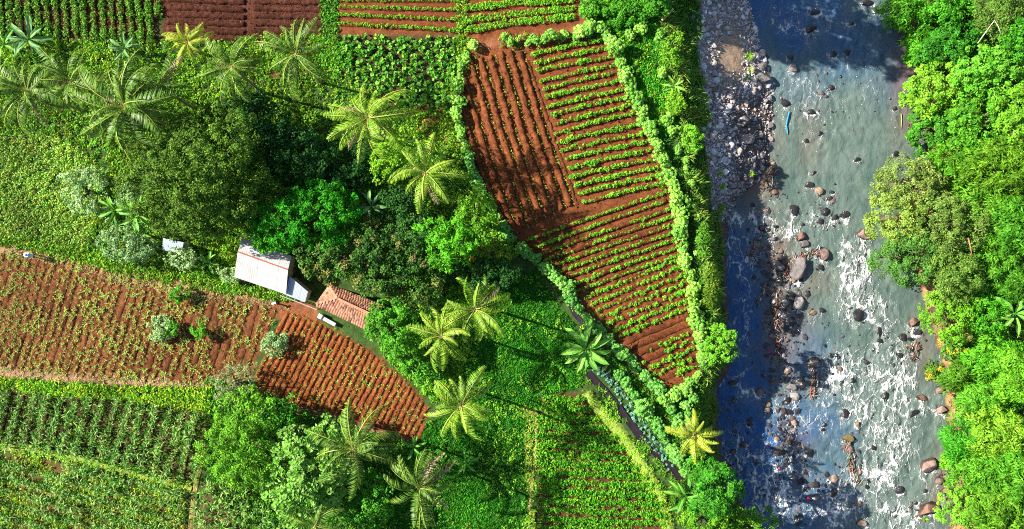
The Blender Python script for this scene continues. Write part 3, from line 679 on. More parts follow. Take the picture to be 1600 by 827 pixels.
# ------------------------------------------------------------------ ditch, paths
def strip(name, px, width, z, col, mat, label, wob=0.25, z2=None):
    p = resample([P(a, b)[:2] for a, b in px], 0.3); t = unit(np.gradient(p, axis=0)); nr = np.stack([-t[:, 1], t[:, 0]], 1)
    off = np.linspace(-.5, .5, 5); n = len(p); V = np.empty((n, 5, 3))
    ww = width * (1 + wob * (vnoise(p[:, 0] * 1.3, p[:, 1] * 1.3, 3) - .5) * 2)
    V[..., :2] = p[:, None] + nr[:, None] * off[None, :, None] * ww[:, None, None]
    V[..., 2] = np.asarray(z)[None, :] + 0.03 * (fbm(V[..., 0] * 2, V[..., 1] * 2, 6) - .5)
    i = np.arange(n - 1)[:, None] * 5 + np.arange(4)[None]; F = np.stack([i, i + 5, i + 6, i + 1], -1).reshape(-1, 4)
    c = np.array(col) * (0.7 + 0.6 * fbm(V[..., 0] * .8, V[..., 1] * .8, 15)[..., None])
    return tag(link(name, mesh_np(name, V.reshape(-1, 3), F, mat, c.reshape(-1, 3), True)), label, None, None, "structure")
DITCH = [(918, 583), (932, 598), (962, 632), (1000, 682), (1040, 725), (1066, 748)]
strip("ditch", DITCH, 0.7, (0.10, 0.075, 0.06, 0.075, 0.10), (0.022, 0.014, 0.02), M_MUD, "dark muddy irrigation ditch between cabbages and grass path", 0.12)
strip("narrow_ditch", [(800, 384), (822, 398), (848, 416), (862, 432), (880, 455), (898, 492), (925, 520)], 0.4, (0.08, 0.065, 0.06, 0.065, 0.08), (0.03, 0.02, 0.028), M_MUD, "narrow dark ditch along the hedge", 0.3)
PATHG = [(916, 612), (935, 640), (966, 672), (990, 706), (1010, 740), (1030, 775), (1046, 827), (1052, 870)]
strip("grass_path", PATHG, 1.15, (-.05, .22, .26, .22, -.05), (0.28, 0.38, 0.07), M_GROUND, "raised yellow green grass path beside the ditch", 0.25)
strip("foot_trail", [(836, 640), (838, 690), (834, 735), (828, 790), (826, 860)], 0.4, (.03, .085, .09, .085, .03), (0.34, 0.27, 0.12), M_GROUND, "thin dry trail beside the bottom field", 0.4)
strip("field_divider", [(322, 640), (316, 700), (306, 760), (298, 827), (296, 870)], 0.55, (.03, .10, .12, .10, .03), (0.26, 0.20, 0.06), M_GROUND, "narrow grassy divider between the maize fields", 0.3)
strip("field_verge", [(-60, 690), (60, 704), (140, 720), (230, 745), (300, 764)], 0.6, (.03, .16, .2, .16, .03), (0.30, 0.34, 0.07), M_GROUND, "dry grass verge between the two maize fields", 0.4)

# ------------------------------------------------------------------ ground cover (stuff)
def scatter(name, label, poly, dens, proto_list, cols=None, sc=(0.7, 1.3), gap=0.0, z0=None, mat=None, avoid=(), nscale=0.5, seed=0, zp=0.0, lift=0.0, mask=None):
    pw = poly_w(poly, zp); lo, hi = pw.min(0), pw.max(0); n = int(dens * (hi - lo).prod())
    x = RNG.uniform(lo[0], hi[0], n); y = RNG.uniform(lo[1], hi[1], n); m = in_poly(x, y, pw)
    for a in avoid: m &= ~in_poly(x, y, poly_w(a))
    if gap: m &= fbm(x * nscale, y * nscale, 300 + seed) > gap
    if mask is not None: m &= mask(x, y)
    x, y = x[m], y[m]; pos = np.stack([x, y, height(x, y) + lift], 1); A = Acc(); v = RNG.integers(0, len(proto_list), len(x))
    big = fbm(x * .25, y * .25, 500 + seed)
    for k, p in enumerate(proto_list):
        s = v == k
        if s.any():
            tn = (0.35 + 1.3 * big[s])[:, None] * RNG.uniform(.8, 1.2, (s.sum(), 1)) * np.stack([RNG.uniform(.75, 1.3, s.sum()), np.ones(s.sum()), np.ones(s.sum())], 1)
            A.add(*tile(p, pos[s], RNG.uniform(0, 6.28, s.sum()), RNG.uniform(*sc, s.sum()), tn))
    if A.n: return tag(link(name, A.mesh(name, mat or M_LEAF)), label, None, None, "stuff")

def lp(n, spread, h, ll, lw, c0, c1, k=4, s0=100, up=.7): return [leaves_proto(n, spread, h, ll, lw, (c0, c1), s0 + i, up) for i in range(k)]
def bp_(n, L, w, e, c0, c1, k=4, s0=200, h=.02, bend=1.6): return [blade_proto(n, L, w, e, (c0, c1), s0 + i, h, bend) for i in range(k)]
GRASS_Y = bp_(6, .34, .06, 1.1, (0.20, 0.34, 0.03), (0.42, 0.46, 0.08))
GRASS_G = bp_(6, .34, .06, 1.1, (0.10, 0.32, 0.02), (0.22, 0.46, 0.04), s0=240)
GRASS_P = bp_(7, .30, .06, .9, (0.20, 0.42, 0.02), (0.46, 0.62, 0.07), s0=250)
DRY = bp_(6, .30, .05, .9, (0.40, 0.28, 0.12), (0.55, 0.42, 0.20), s0=260)
CLOVER = lp(10, .24, .12, .16, .13, (0.028, 0.17, 0.006), (0.10, 0.36, 0.014))
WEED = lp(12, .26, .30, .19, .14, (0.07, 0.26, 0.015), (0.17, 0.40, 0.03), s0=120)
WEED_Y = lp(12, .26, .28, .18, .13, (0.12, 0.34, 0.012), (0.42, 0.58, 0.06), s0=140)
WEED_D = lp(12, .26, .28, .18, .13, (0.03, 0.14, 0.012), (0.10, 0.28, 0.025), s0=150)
PALE = lp(14, .28, .32, .16, .12, (0.08, 0.28, 0.015), (0.42, 0.60, 0.12), s0=160)
NOT = [F1, F2, F3, F4, F5, F6, F8, F9, F10, F11, F12, F13]
scatter("meadow_cover", "dense bright green ground cover of the shaded meadow", MEADOW, 18, CLOVER, gap=.12, seed=1)
scatter("meadow_weeds", "taller weeds dotted over the meadow", MEADOW, 2.5, WEED, gap=.48, seed=2)
scatter("sweet_potato_cover", "pale leafy crop covering the left plot", F7, 17, PALE, seed=3, gap=.15)
WILD = [(-60, 56), (250, 66), (520, 52), (540, 120), (610, 160), (720, 180), (740, 300), (815, 390), (770, 440), (700, 640), (600, 560), (570, 470), (430, 470), (240, 432), (-60, 372)]
scatter("weed_cover", "tangle of weeds under the palms", WILD, 6.5, WEED, avoid=[F7, F6, F5, [(430, 420), (600, 440), (600, 530), (500, 500)]], gap=.22, seed=4)
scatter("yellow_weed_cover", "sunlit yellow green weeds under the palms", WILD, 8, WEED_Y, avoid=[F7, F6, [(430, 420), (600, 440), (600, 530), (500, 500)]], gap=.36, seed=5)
scatter("verge_cover", "weeds along the top of the brown field", [(-60, 358), (60, 372), (140, 392), (240, 425), (360, 440), (440, 462), (440, 472), (330, 456), (200, 432), (60, 388), (-60, 378)], 14, WEED_Y, seed=6, gap=.3)
scatter("lower_verge_cover", "weeds between the brown field and the maize", [(-60, 584), (60, 594), (160, 602), (330, 606), (330, 645), (200, 626), (90, 618), (-60, 600)], 22, WEED_Y + WEED[:1], seed=7, gap=.25)
scatter("dry_grass", "dry straw along the brown field tracks", [(-60, 376), (60, 386), (220, 430), (440, 474), (440, 484), (330, 470), (210, 450), (50, 404), (-60, 394)], 8, DRY, seed=8, gap=.3)
scatter("dry_straw", "dry straw along the lower track", [(-60, 568), (160, 588), (330, 598), (330, 608), (160, 602), (-60, 584)], 8, DRY, seed=9, gap=.3)
scatter("corner_weeds", "weeds around the lower left trees", [(320, 590), (400, 605), (470, 640), (560, 672), (680, 700), (700, 650), (690, 760), (600, 800), (560, 870), (420, 870), (330, 770), (315, 660)], 13, WEED, seed=10, gap=.2)
GARD = [(905, -40), (1035, -40), (1048, 40), (1060, 130), (1068, 190), (1060, 215), (1022, 205), (1000, 170), (965, 80), (930, 40)]
GARD2 = [(1022, 205), (1060, 215), (1074, 240), (1086, 300), (1100, 360), (1104, 430), (1116, 560), (1095, 560), (1084, 470), (1072, 380), (1060, 310), (1030, 232)]
scatter("garden_cover", "bright green creeper between hedge and river bank", GARD, 22, lp(10, .24, .14, .15, .12, (0.04, 0.28, 0.008), (0.14, 0.48, 0.03), s0=180), seed=11, gap=.12)
scatter("garden_weeds", "taller weeds beside the hedge", GARD, 3, WEED_Y, seed=12, gap=.45)
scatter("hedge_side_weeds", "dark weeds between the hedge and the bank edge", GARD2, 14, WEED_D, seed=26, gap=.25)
scatter("plot_edge_weeds", "weeds between the top plots", [(500, -40), (528, -40), (528, 60), (560, 75), (525, 130), (480, 120), (500, 60)], 14, WEED, seed=13)
scatter("plot_gap_weeds", "weeds between the two striped plots", [(711, -40), (727, -40), (727, 52), (740, 66), (722, 90), (705, 180), (690, 160), (714, 60)], 16, WEED_Y, seed=14)
scatter("path_grass", "short yellow green grass on the raised path", [(905, 606), (925, 612), (1000, 706), (1020, 735), (1046, 790), (1062, 870), (1038, 870), (1024, 790), (980, 708), (950, 668)], 22, GRASS_P, seed=15, lift=.17, gap=.15, sc=(.6, 1.0))
scatter("ditch_grass", "grass and weeds along the ditch", [(900, 560), (925, 575), (1072, 745), (1110, 800), (1060, 830), (1020, 745), (940, 640), (905, 606)], 9, GRASS_G + WEED[:2], seed=16, gap=.35, avoid=[[(915, 575), (935, 575), (1075, 745), (1060, 755)]])
scatter("hedge_foot_weeds", "weeds between the double hedge", [(905, 510), (960, 560), (1030, 625), (1090, 630), (1095, 740), (1070, 745), (960, 580)], 14, WEED, seed=17, gap=.25)
scatter("trail_grass", "sunlit grass along the dry trail", [(815, 630), (840, 640), (838, 700), (834, 870), (812, 870), (822, 720)], 16, GRASS_Y + GRASS_G[:2], seed=18, gap=.35)
scatter("verge_weeds", "weeds along the verge between the maize fields", [(-60, 682), (60, 696), (140, 712), (300, 754), (300, 772), (140, 730), (60, 714), (-60, 700)], 16, GRASS_P, seed=27, gap=.2, lift=.1)
scatter("maize_floor_weeds", "weeds at the foot of the maize", F11, 9, WEED_Y, seed=19, gap=.3)
scatter("maize_row_weeds", "weeds between the tall maize rows", F10, 7, WEED, seed=20, gap=.3, sc=(.5, .9))
# river banks
BANKL = [(1000, -40), (1090, -40), (1110, 200), (1140, 400), (1150, 560), (1130, 620), (1130, 720), (1160, 780), (1230, 870), (1090, 870), (1080, 740), (1085, 620), (1100, 560), (1080, 380), (1040, 200)]
on_slope = lambda x, y: (x > bank_top(y) - .6) & (x < bank_foot(y) - .2 + 2.0 * np.clip(fbm(x * .8, y * .8, 91) - .4, 0, 1) * 2)
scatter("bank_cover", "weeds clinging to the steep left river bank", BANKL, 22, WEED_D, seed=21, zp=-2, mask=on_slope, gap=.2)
scatter("bank_grass", "long grass hanging down the left river bank", BANKL, 7, bp_(8, .8, .07, .9, (0.05, 0.18, 0.015), (0.24, 0.34, 0.05), s0=280), seed=22, zp=-2, mask=on_slope, gap=.4)
BANKR = [(1370, -60), (1680, -60), (1680, 890), (1450, 890), (1470, 640), (1420, 400)]
on_right = lambda x, y: x > rshore(y) + .7
far_right = lambda x, y: x > rshore(y) + 3.0
scatter("undergrowth", "dark undergrowth on the right river bank", BANKR, 3, WEED_D + GRASS_G[:2], seed=23, zp=-2, mask=on_right, gap=.3, sc=(.8, 1.5))  # dark leaf colours paint the shade in the gaps between crowns
scatter("long_grass", "long bright grass on the right river bank", BANKR, 1.6, bp_(9, .9, .08, 1.1, (0.14, 0.40, 0.02), (0.34, 0.54, 0.06), s0=300), seed=24, zp=-2, mask=far_right, gap=.3)
scatter("bank_straw", "dry straw along the right waterline", BANKR, 8, DRY, seed=25, zp=-5, mask=lambda x, y: (x > rshore(y) + .3) & (x < rshore(y) + 3.2), gap=.5, sc=(.9, 1.8))

# ------------------------------------------------------------------ hedge shrubs
def whorl_shrub(seed, col):
    """rounded shrub made of many leaf whorls, as the hedge plants look from above"""
    r = np.random.default_rng(seed); A = Acc()
    n = 30; lob = r.normal(0, .17, (3, 3)) * [1, 1, .8]
    for i in range(n):
        t = i / n; ph = math.acos(1 - t * 0.92); th = i * 2.39996
        d = np.array([math.sin(ph) * math.cos(th), math.sin(ph) * math.sin(th), math.cos(ph)])
        c = d * np.array([.50, .50, .50]) * r.uniform(.72, 1.1) + [0, 0, .75] + lob[i % 3]; nn = unit(d + [0, 0, .35])
        k = 7; a = np.linspace(0, 6.28, k, endpoint=False) + r.uniform(0, 1)
        u = unit(np.cross(nn, [.3, .2, .9])); v = np.cross(nn, u)
        dirs = np.cos(a)[:, None] * u + np.sin(a)[:, None] * v
        A.add(*leaf_quads(c + dirs * .11, np.repeat(unit(nn * 1.0)[None], k, 0) + dirs * .45, r.uniform(.19, .26, k), r.uniform(.10, .13, k), col, r, out=dirs * 6))
        A.add(*leaf_quads(c[None] + nn * .03, nn[None], np.array([.10]), np.array([.10]), ((0.5, 0.55, 0.30), (0.6, 0.62, 0.4)), r))
    f = leaves_proto(30, .48, .8, .24, .15, col, seed + 50); A.add(*f)
    for j in range(3):
        a = r.uniform(0, 6.28); A.add(*tube([(0, 0, -.1), (.1 * math.cos(a), .1 * math.sin(a), .4), (.3 * math.cos(a), .3 * math.sin(a), .8)], [.04, .03, .02]), (0.12, 0.09, 0.05))
    return A.mesh("hedge_shrub", M_LEAF)
HC = ((0.10, 0.36, 0.015), (0.42, 0.68, 0.14)); HCB = ((0.06, 0.31, 0.015), (0.32, 0.62, 0.16))
SHRUB = [whorl_shrub(900 + i, HC) for i in range(5)]; SHRUBB = [whorl_shrub(930 + i, HCB) for i in range(4)]
HEDGES = [
 ("the hedge between palms and bare beds", [(740, 74), (728, 90), (719, 115), (713, 150), (715, 185), (721, 215), (735, 255), (746, 285), (765, 320), (785, 355), (800, 374)], 10.5, 0.78, SHRUB, 5),
 ("the hedge on top of the hedged field", [(786, 62), (812, 64), (842, 64), (870, 56), (898, 53), (925, 46), (945, 50)], 12.5, 0.86, SHRUB, None),
 ("the long river side hedge", [(955, 63), (963, 87), (975, 115), (986, 140), (1000, 170), (1013, 200), (1025, 225), (1033, 241), (1042, 265), (1050, 290), (1056, 320), (1062, 345), (1067, 375), (1071, 400), (1078, 430), (1081, 450), (1086, 470), (1084, 490), (1091, 515), (1096, 540), (1099, 565), (1092, 590), (1075, 604), (1055, 614), (1037, 622)], 12.0, 0.92, SHRUB, None),
 ("the hedge between meadow and hedged field", [(812, 388), (830, 400), (850, 415), (870, 430), (885, 450), (895, 470), (905, 485), (920, 500), (935, 515), (950, 530), (965, 548), (985, 560), (1000, 580), (1020, 600), (1030, 610)], 11.5, 0.9, SHRUBB, None),
 ("the short hedge beside the cabbages", [(970, 588), (985, 610), (1000, 626), (1012, 645), (1025, 661), (1036, 681), (1050, 701), (1062, 720), (1070, 738)], 11.0, 0.9, SHRUBB, None),
]
for where, pts, step, s0, meshes, blue in HEDGES:
    hw = np.array([P(a, b)[:2] for a, b in pts]); hw = resample(hw, .5); hw = np.repeat(hw, 2, 0) + RNG.normal(0, .42, (len(hw) * 2, 2)); A = Acc()
    A.add(*tile(WEED[0], np.c_[hw[::2], np.zeros(len(hw[::2]))], RNG.uniform(0, 6, len(hw[::2])), RNG.uniform(.7, 1.5, len(hw[::2])))); A.add(*tile(WEED_Y[1], np.c_[hw[1::2], np.zeros(len(hw[1::2]))], RNG.uniform(0, 6, len(hw[1::2])), RNG.uniform(.5, 1.4, len(hw[1::2]))))
    tag(link('hedge_weeds', A.mesh('hedge_weeds', M_LEAF)), 'weeds growing through ' + where, None, None, 'stuff')
    for i, (a, b) in enumerate(resample(pts, step)):
        s = s0 * RNG.uniform(.72, 1.42); q = P(a + RNG.normal(0, 2.0), b + RNG.normal(0, 2.0), .5)
        ms = SHRUBB if (blue and b > 240) else meshes  # bluer shrubs put the shade on this hedge's lower end into leaf colour
        tag(link("hedge_shrub", ms[i % len(ms)], None, (q[0], q[1], height(q[0], q[1]) - .05), (0, 0, RNG.uniform(0, 6.28)), (s * RNG.uniform(.88, 1.15), s * RNG.uniform(.88, 1.15), s * RNG.uniform(.7, 1.2))),
            f"round green shrub, {ordn(i + 1)} along {where}", "shrub", "shrubs of the field hedges")
for i, (a, b) in enumerate(sorted([(1050, 640), (1060, 652), (1070, 633), (1078, 645), (1058, 662), (1082, 625), (1066, 664), (1046, 630), (1074, 660)], key=lambda t: t[1])):
    q = P(a, b, .5); s = RNG.uniform(.75, .95)
    tag(link("hedge_shrub", SHRUBB[i % 4], None, (q[0], q[1], -.05), (0, 0, RNG.uniform(0, 6.28)), (s, s, s)), f"round green shrub, {ordn(i + 1)} from the top in the cluster above the yellow palm", "shrub", "shrubs clustered above the yellow palm")
for i, (a, b, s) in enumerate(sorted([(925, 42, 1.2), (915, 46, 1.0), (1062, 95, .9), (1075, 110, .8), (1052, 165, .9), (1072, 250, .8), (1080, 285, .8), (1072, 262, .7), (1030, 60, 1.1), (1000, 45, 1.2), (985, 55, 1.0), (1045, 75, 1.1), (1035, 115, 1.0), (1042, 190, 1.1), (1050, 205, 1.0), (1060, 235, 1.0), (1048, 180, .9), (1085, 320, .8), (1090, 340, .8), (1095, 375, .9), (1088, 395, .7)], key=lambda t: t[1])):
    q = P(a, b, .4); z = height(q[0], q[1]); s = s * (.75 if b > 230 else .9)
    tag(link("bank_shrub", SHRUB[i % 5], None, (q[0], q[1], z - .05), (0, 0, RNG.uniform(0, 6.28)), (s, s, s)), f"round bright shrub between hedge and pebble bank, {ordn(i + 1)} from the top", "shrub", "shrubs on top of the river bank")

# ------------------------------------------------------------------ trees
def crown_mesh(name, rx, ry, rz, st, seed):
    r = np.random.default_rng(seed)
    ncl = max(8, int(1.22 * st['cl'] * (rx * ry + (rx + ry) * rz * .5))); rc = st['rc']; nl = st['nl']
    d = unit(r.normal(0, 1, (ncl * 2, 3))); d = d[d[:, 2] > -.30][:ncl]; ncl = len(d)
    th = np.arctan2(d[:, 1], d[:, 0]); ph = r.uniform(0, 6.28, 3)
    lump = 1 + .13 * np.sin(2 * th + ph[0]) + .12 * np.sin(3 * th + ph[1] + 3 * d[:, 2]) + .10 * np.sin(5 * th + ph[2] + 4 * d[:, 2])
    inner = r.random(ncl) < .22; f = np.where(inner, r.uniform(.35, .8, ncl), r.uniform(.80, 1.10, ncl)) * lump
    R = np.array([rx, ry, rz]); cp = d * (R - rc * .6) * f[:, None]
    crad = rc * r.uniform(.65, 1.3, ncl); cfac = r.uniform(.70, 1.25, (ncl, 1)) * np.broadcast_to(st.get('tone', 1.0), (ncl, 3))
    ld = unit(r.normal(0, 1, (ncl, nl, 3)) + d[:, None] * .7 + np.array([0, 0, .45]))
    p = cp[:, None] + ld * (crad[:, None] * r.uniform(.55, 1.05, (ncl, nl)))[..., None] * np.array([1, 1, st.get('flat', .75)])
    nn = unit(ld * .55 + np.array([0, 0, st.get('up', .55)]) + r.normal(0, .38, (ncl, nl, 3)))
    out = ld + np.array([0, 0, -st.get('hang', .2)])
    V, F, Cc = leaf_quads(p.reshape(-1, 3), nn.reshape(-1, 3), st['ll'] * .92 * r.uniform(.65, 1.25, ncl * nl), st['lw'] * r.uniform(.7, 1.2, ncl * nl), st['col'], r,
                          out=out.reshape(-1, 3) * st.get('rad', 1.0), droop=st.get('droop', .15), cf=np.repeat(cfac, nl, axis=0))
    if st.get('flush'):                                   # some twigs carry new leaves of another colour
        m = np.repeat(np.repeat(r.random(ncl) < st['flush'][1], nl), 4); Cc = Cc.copy(); Cc[m] = np.array(st['flush'][0]) * r.uniform(.8, 1.2, (m.sum(), 1))
    return mesh_np(name, V, F, st.get('mat', M_LEAF), Cc), cp

ST = {
 'olive':  dict(cl=13, rc=.5, nl=44, ll=.24, lw=.15, col=((0.025, 0.105, 0.008), (0.16, 0.28, 0.025))),
 'dark':   dict(cl=8, rc=.55, nl=40, ll=.28, lw=.17, col=((0.012, 0.07, 0.012), (0.045, 0.16, 0.02))),  # leaf colour darkened for the shade these trees stand in
 'mango':  dict(cl=11, rc=.42, nl=36, ll=.28, lw=.15, col=((0.03, 0.26, 0.006), (0.09, 0.42, 0.015))),
 'mixed':  dict(cl=7, rc=.5, nl=34, ll=.28, lw=.16, col=((0.03, 0.13, 0.015), (0.13, 0.25, 0.04)), flush=((0.24, 0.24, 0.06), .12)),
 'star':   dict(cl=7, rc=.5, nl=30, ll=.50, lw=.13, col=((0.05, 0.32, 0.01), (0.13, 0.48, 0.03)), rad=3.0),
 'lime':   dict(cl=8, rc=.46, nl=38, ll=.25, lw=.16, col=((0.08, 0.30, 0.010), (0.27, 0.52, 0.03))),
 'yellow': dict(cl=8, rc=.45, nl=36, ll=.26, lw=.15, col=((0.09, 0.22, 0.015), (0.20, 0.36, 0.03)), flush=((0.55, 0.42, 0.03), .2)),
 'green':  dict(cl=9, rc=.5, nl=40, ll=.28, lw=.17, col=((0.05, 0.26, 0.012), (0.15, 0.42, 0.03))),
 'big':    dict(cl=5, rc=.6, nl=26, ll=.50, lw=.32, col=((0.11, 0.33, 0.02), (0.34, 0.54, 0.12)), mat=M_GLOSS, up=.8),
 'pale':   dict(cl=10, rc=.4, nl=34, ll=.22, lw=.13, col=((0.12, 0.32, 0.07), (0.52, 0.66, 0.34))),
 'grey':   dict(cl=8, rc=.4, nl=30, ll=.26, lw=.08, col=((0.16, 0.22, 0.08), (0.36, 0.42, 0.22))),
 'acacia': dict(cl=9, rc=.5, nl=46, ll=.24, lw=.13, col=((0.11, 0.24, 0.025), (0.32, 0.42, 0.09))),
 'bamboo': dict(cl=7.5, rc=.72, nl=50, ll=.52, lw=.11, col=((0.05, 0.24, 0.008), (0.26, 0.52, 0.03)), rad=2.0, hang=.5, droop=.3, flat=.9),
 'vine':   dict(cl=8, rc=.48, nl=38, ll=.28, lw=.21, col=((0.08, 0.30, 0.010), (0.30, 0.56, 0.05)), up=.8),
 'tall':   dict(cl=3, rc=.9, nl=40, ll=.5, lw=.3, col=((0.05, 0.26, 0.012), (0.15, 0.42, 0.03))),
 'bush':   dict(cl=13, rc=.32, nl=34, ll=.24, lw=.13, col=((0.08, 0.34, 0.012), (0.22, 0.52, 0.04)), rad=2.0),
}
TREE_N = [0]
def tree(name, label, px, py, rxp, ryp, style, z0=None, h=None, cat="tree", group=None, rot=0.0, frz=None, tone=1.0):
    """crown centred on the pixel at its own height; trunk straight down from there"""
    TREE_N[0] += 1; seed = 1000 + TREE_N[0] * 17; r = np.random.default_rng(seed)
    h = h or max(rxp, ryp) / PXM * 1.5 + .5
    q = P(px, py, 0); g = float(height(q[0], q[1]))
    for _ in range(3):
        rz = frz or min(rxp, ryp) / PXM * .72; cz = g + h - rz; q = P(px, py, cz + rz * .3); g = float(height(q[0], q[1]))
    k = (CAM_H - cz) / CAM_H / PXM; rx, ry = rxp * k, ryp * k
    root = empty(name, (q[0], q[1], g)); tag(root, label, cat, group)
    me, cp = crown_mesh(name + "_crown", rx, ry, rz, dict(ST[style], tone=tone), seed)
    link("crown", me, root, (0, 0, cz - g), (0, 0, rot))
    A = Acc(); tr = max(.05, .045 * h)
    A.add(*tube([(0, 0, -.3), (r.normal(0, .1), r.normal(0, .1), h * .3), (r.normal(0, .2), r.normal(0, .2), cz - g)], [tr * 1.3, tr, tr * .5], 6), (0.13, 0.10, 0.07))
    ca, sa = math.cos(rot), math.sin(rot)
    for j in r.choice(len(cp), min(9, len(cp)), replace=False):
        e = cp[j] * .93; e = np.array([e[0] * ca - e[1] * sa, e[0] * sa + e[1] * ca, e[2] + cz - g]); b = np.array([0, 0, max(.1, (cz - g) * r.uniform(.35, .7))])
        A.add(*tube([b, b * .45 + e * .55 + [0, 0, .15 * rz], e], [tr * .5, tr * .33, tr * .15], 6), (0.15, 0.12, 0.08))
    link("trunk", A.mesh(name + "_trunk", M_BARK, True), root)
    return root

T = tree
T("broad_tree", "huge olive green tree, the largest, above the white roofed shed", 316, 270, 98, 104, 'olive', h=11.0, frz=6.0)
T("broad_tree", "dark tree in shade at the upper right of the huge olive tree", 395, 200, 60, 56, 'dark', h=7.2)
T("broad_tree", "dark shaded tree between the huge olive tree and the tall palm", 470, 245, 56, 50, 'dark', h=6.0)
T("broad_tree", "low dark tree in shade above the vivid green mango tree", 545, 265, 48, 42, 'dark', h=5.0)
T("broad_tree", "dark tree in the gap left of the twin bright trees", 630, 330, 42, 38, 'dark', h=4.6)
T("mango_tree", "vivid green dense mango tree above the white shed roof", 478, 340, 90, 48, 'mango', h=7.5, frz=3.2, rot=.0)
T("mango_tree", "small vivid green tree against the ridge of the white shed", 424, 378, 34, 18, 'mango', h=5.5)
T("fruit_tree", "olive brown fruit tree directly above the red tiled roof", 515, 408, 58, 32, 'mixed', h=6.0)
T("fruit_tree", "olive brown fruit tree with bare twigs beside the tiled ridge", 588, 436, 36, 28, 'mixed', h=5.6)
T("fruit_tree", "brownish fruit tree in the middle of the orchard", 585, 385, 46, 36, 'mixed', h=6.0)
T("fruit_tree", "orchard tree with yellowish twigs left of the star leaved tree", 645, 385, 42, 44, 'mixed', h=6.2)
T("fruit_tree", "low brownish tree above the paired palms", 650, 455, 46, 34, 'mixed', h=4.8)
T("fruit_tree", "dark green orchard tree below the dark gap", 625, 425, 36, 30, 'green', h=4.5)
T("star_leaf_tree", "bright green star leaved tree beside the hedge corner", 697, 378, 42, 50, 'star', h=6.6)
T("star_leaf_tree", "lime green round tree touching the bare beds hedge", 742, 342, 36, 46, 'lime', h=6.0)
T("flowering_shrub", "green bush speckled with yellow flowers near the ditch", 755, 397, 36, 26, 'yellow', h=3.6, cat="bush")
T("broad_tree", "dense green tree right of the tiled house corner", 612, 512, 44, 42, 'green', h=6.2)
T("shade_bush", "green bush at the upper right edge of the ploughed field", 638, 560, 30, 26, 'green', h=3.2, cat="bush")
T("shade_bush", "green bush between ploughed field and lone palm", 676, 606, 24, 24, 'lime', h=2.4, cat="bush")
T("shade_bush", "dark green bush below the dense house corner tree", 664, 578, 26, 24, 'green', h=2.6, cat="bush")
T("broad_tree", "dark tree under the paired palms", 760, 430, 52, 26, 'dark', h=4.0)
T("broad_tree", "small bright tree tucked between two tall palms", 612, 248, 34, 36, 'lime', h=5.4)
T("round_tree", "bright yellow green round tree at the corner of the maize field", 374, 692, 64, 66, 'lime', h=7.0)
T("breadfruit_tree", "pale large leaved tree at the bottom left of the palms", 482, 738, 72, 78, 'big', h=7.0)
T("broad_tree", "dark green tree between the round tree and the large leaved tree", 435, 655, 32, 36, 'green', h=4.2)
T("broad_tree", "green tree at the bottom edge below the large leaved tree", 575, 790, 40, 40, 'green', h=4.0)
T("grey_leaf_tree", "thin grey green tree at the corner of the brown field", 362, 600, 36, 30, 'grey', h=3.4)
T("pale_shrub", "pale whitish green shrub at the right end of the leafy left plot", 130, 297, 34, 42, 'pale', h=3.4, cat="shrub")
T("pale_shrub", "pale grey green shrub above the banana clump", 205, 308, 30, 24, 'pale', h=3.4, cat="shrub")
T("pale_shrub", "pale grey green shrub left of the small blue roof", 196, 375, 40, 36, 'pale', h=3.6, cat="shrub")
T("pale_shrub", "grey green shrub directly below the small blue roof", 282, 402, 26, 20, 'pale', h=2.6, cat="shrub")
T("pale_shrub", "pale low shrub below the left end of the white shed", 358, 428, 20, 14, 'pale', h=1.6, cat="shrub")
for a, b, rr, lab in [(278, 461, 14, "smallest upper round bush alone in the brown field"), (250, 514, 22, "largest round bush alone in the brown field"), (269, 515, 12, "little bush touching the largest bush in the brown field"), (312, 517, 13, "small right hand round bush alone in the brown field"), (429, 537, 23, "pale round bush beside the divider of the two brown fields")]:
    T("field_bush", lab, a, b, rr, rr, 'bush' if rr < 22 else 'pale', h=1.6, cat="bush")
T("river_tree", "bright young tree leaning over the river bank", 1128, 540, 26, 30, 'bush', h=4.2)
T("river_tree", "green tree on the river bank at the bottom", 1122, 770, 40, 40, 'green', h=7.0)
T("river_tree", "small dark green bush right below the yellow palm", 1098, 738, 28, 24, 'green', h=2.8, cat="bush")
T("river_tree", "yellow green tree at the bottom edge beside the river", 1172, 826, 42, 30, 'lime', h=6.5)
T("river_tree", "green tree at the bottom edge left of the river", 1105, 815, 38, 30, 'lime', h=4.0)
T("bank_bush", "leafy bush overhanging the pebble bank", 1082, 216, 16, 22, 'bush', h=2.4, cat="bush")
T("bank_bush", "bright bush at the top of the pebble bank", 1050, 75, 18, 28, 'lime', h=2.4, cat="bush")
T("bank_bush", "green bush beside the single banana on the bank", 1058, 160, 14, 22, 'lime', h=2.2, cat="bush")
T("bank_bush", "reedy bush at the narrow part of the bank", 1110, 445, 12, 38, 'bamboo', h=2.2, cat="bush", tone=(.75, .55, .8))
T("bank_bush", "low green bush at the bank above the reeds", 1100, 375, 9, 24, 'green', h=1.8, cat="bush", tone=.7)
T("garden_bush", "leafy bush at the top of the garden", 975, 20, 36, 22, 'green', h=1.8, cat="bush")
T("garden_bush", "leafy bush at the garden's upper corner", 1025, 5, 26, 20, 'green', h=2.0, cat="bush")
T("garden_bush", "sunlit bush left of the garden", 925, 12, 18, 16, 'green', h=1.4, cat="bush")
# tall trees just above the picture whose shadow reaches the river
T("tall_tree", "tall tree above the pebble bank, beyond the top of the picture", 905, -152, 62, 56, 'tall', h=15.5, frz=5)
T("tall_tree", "tall tree beside the river, beyond the top of the picture", 1010, -172, 66, 60, 'tall', h=17, frz=6)
T("tall_tree", "tall tree left of the river trees, beyond the top of the picture", 845, -225, 64, 60, 'tall', h=16, frz=5.5)
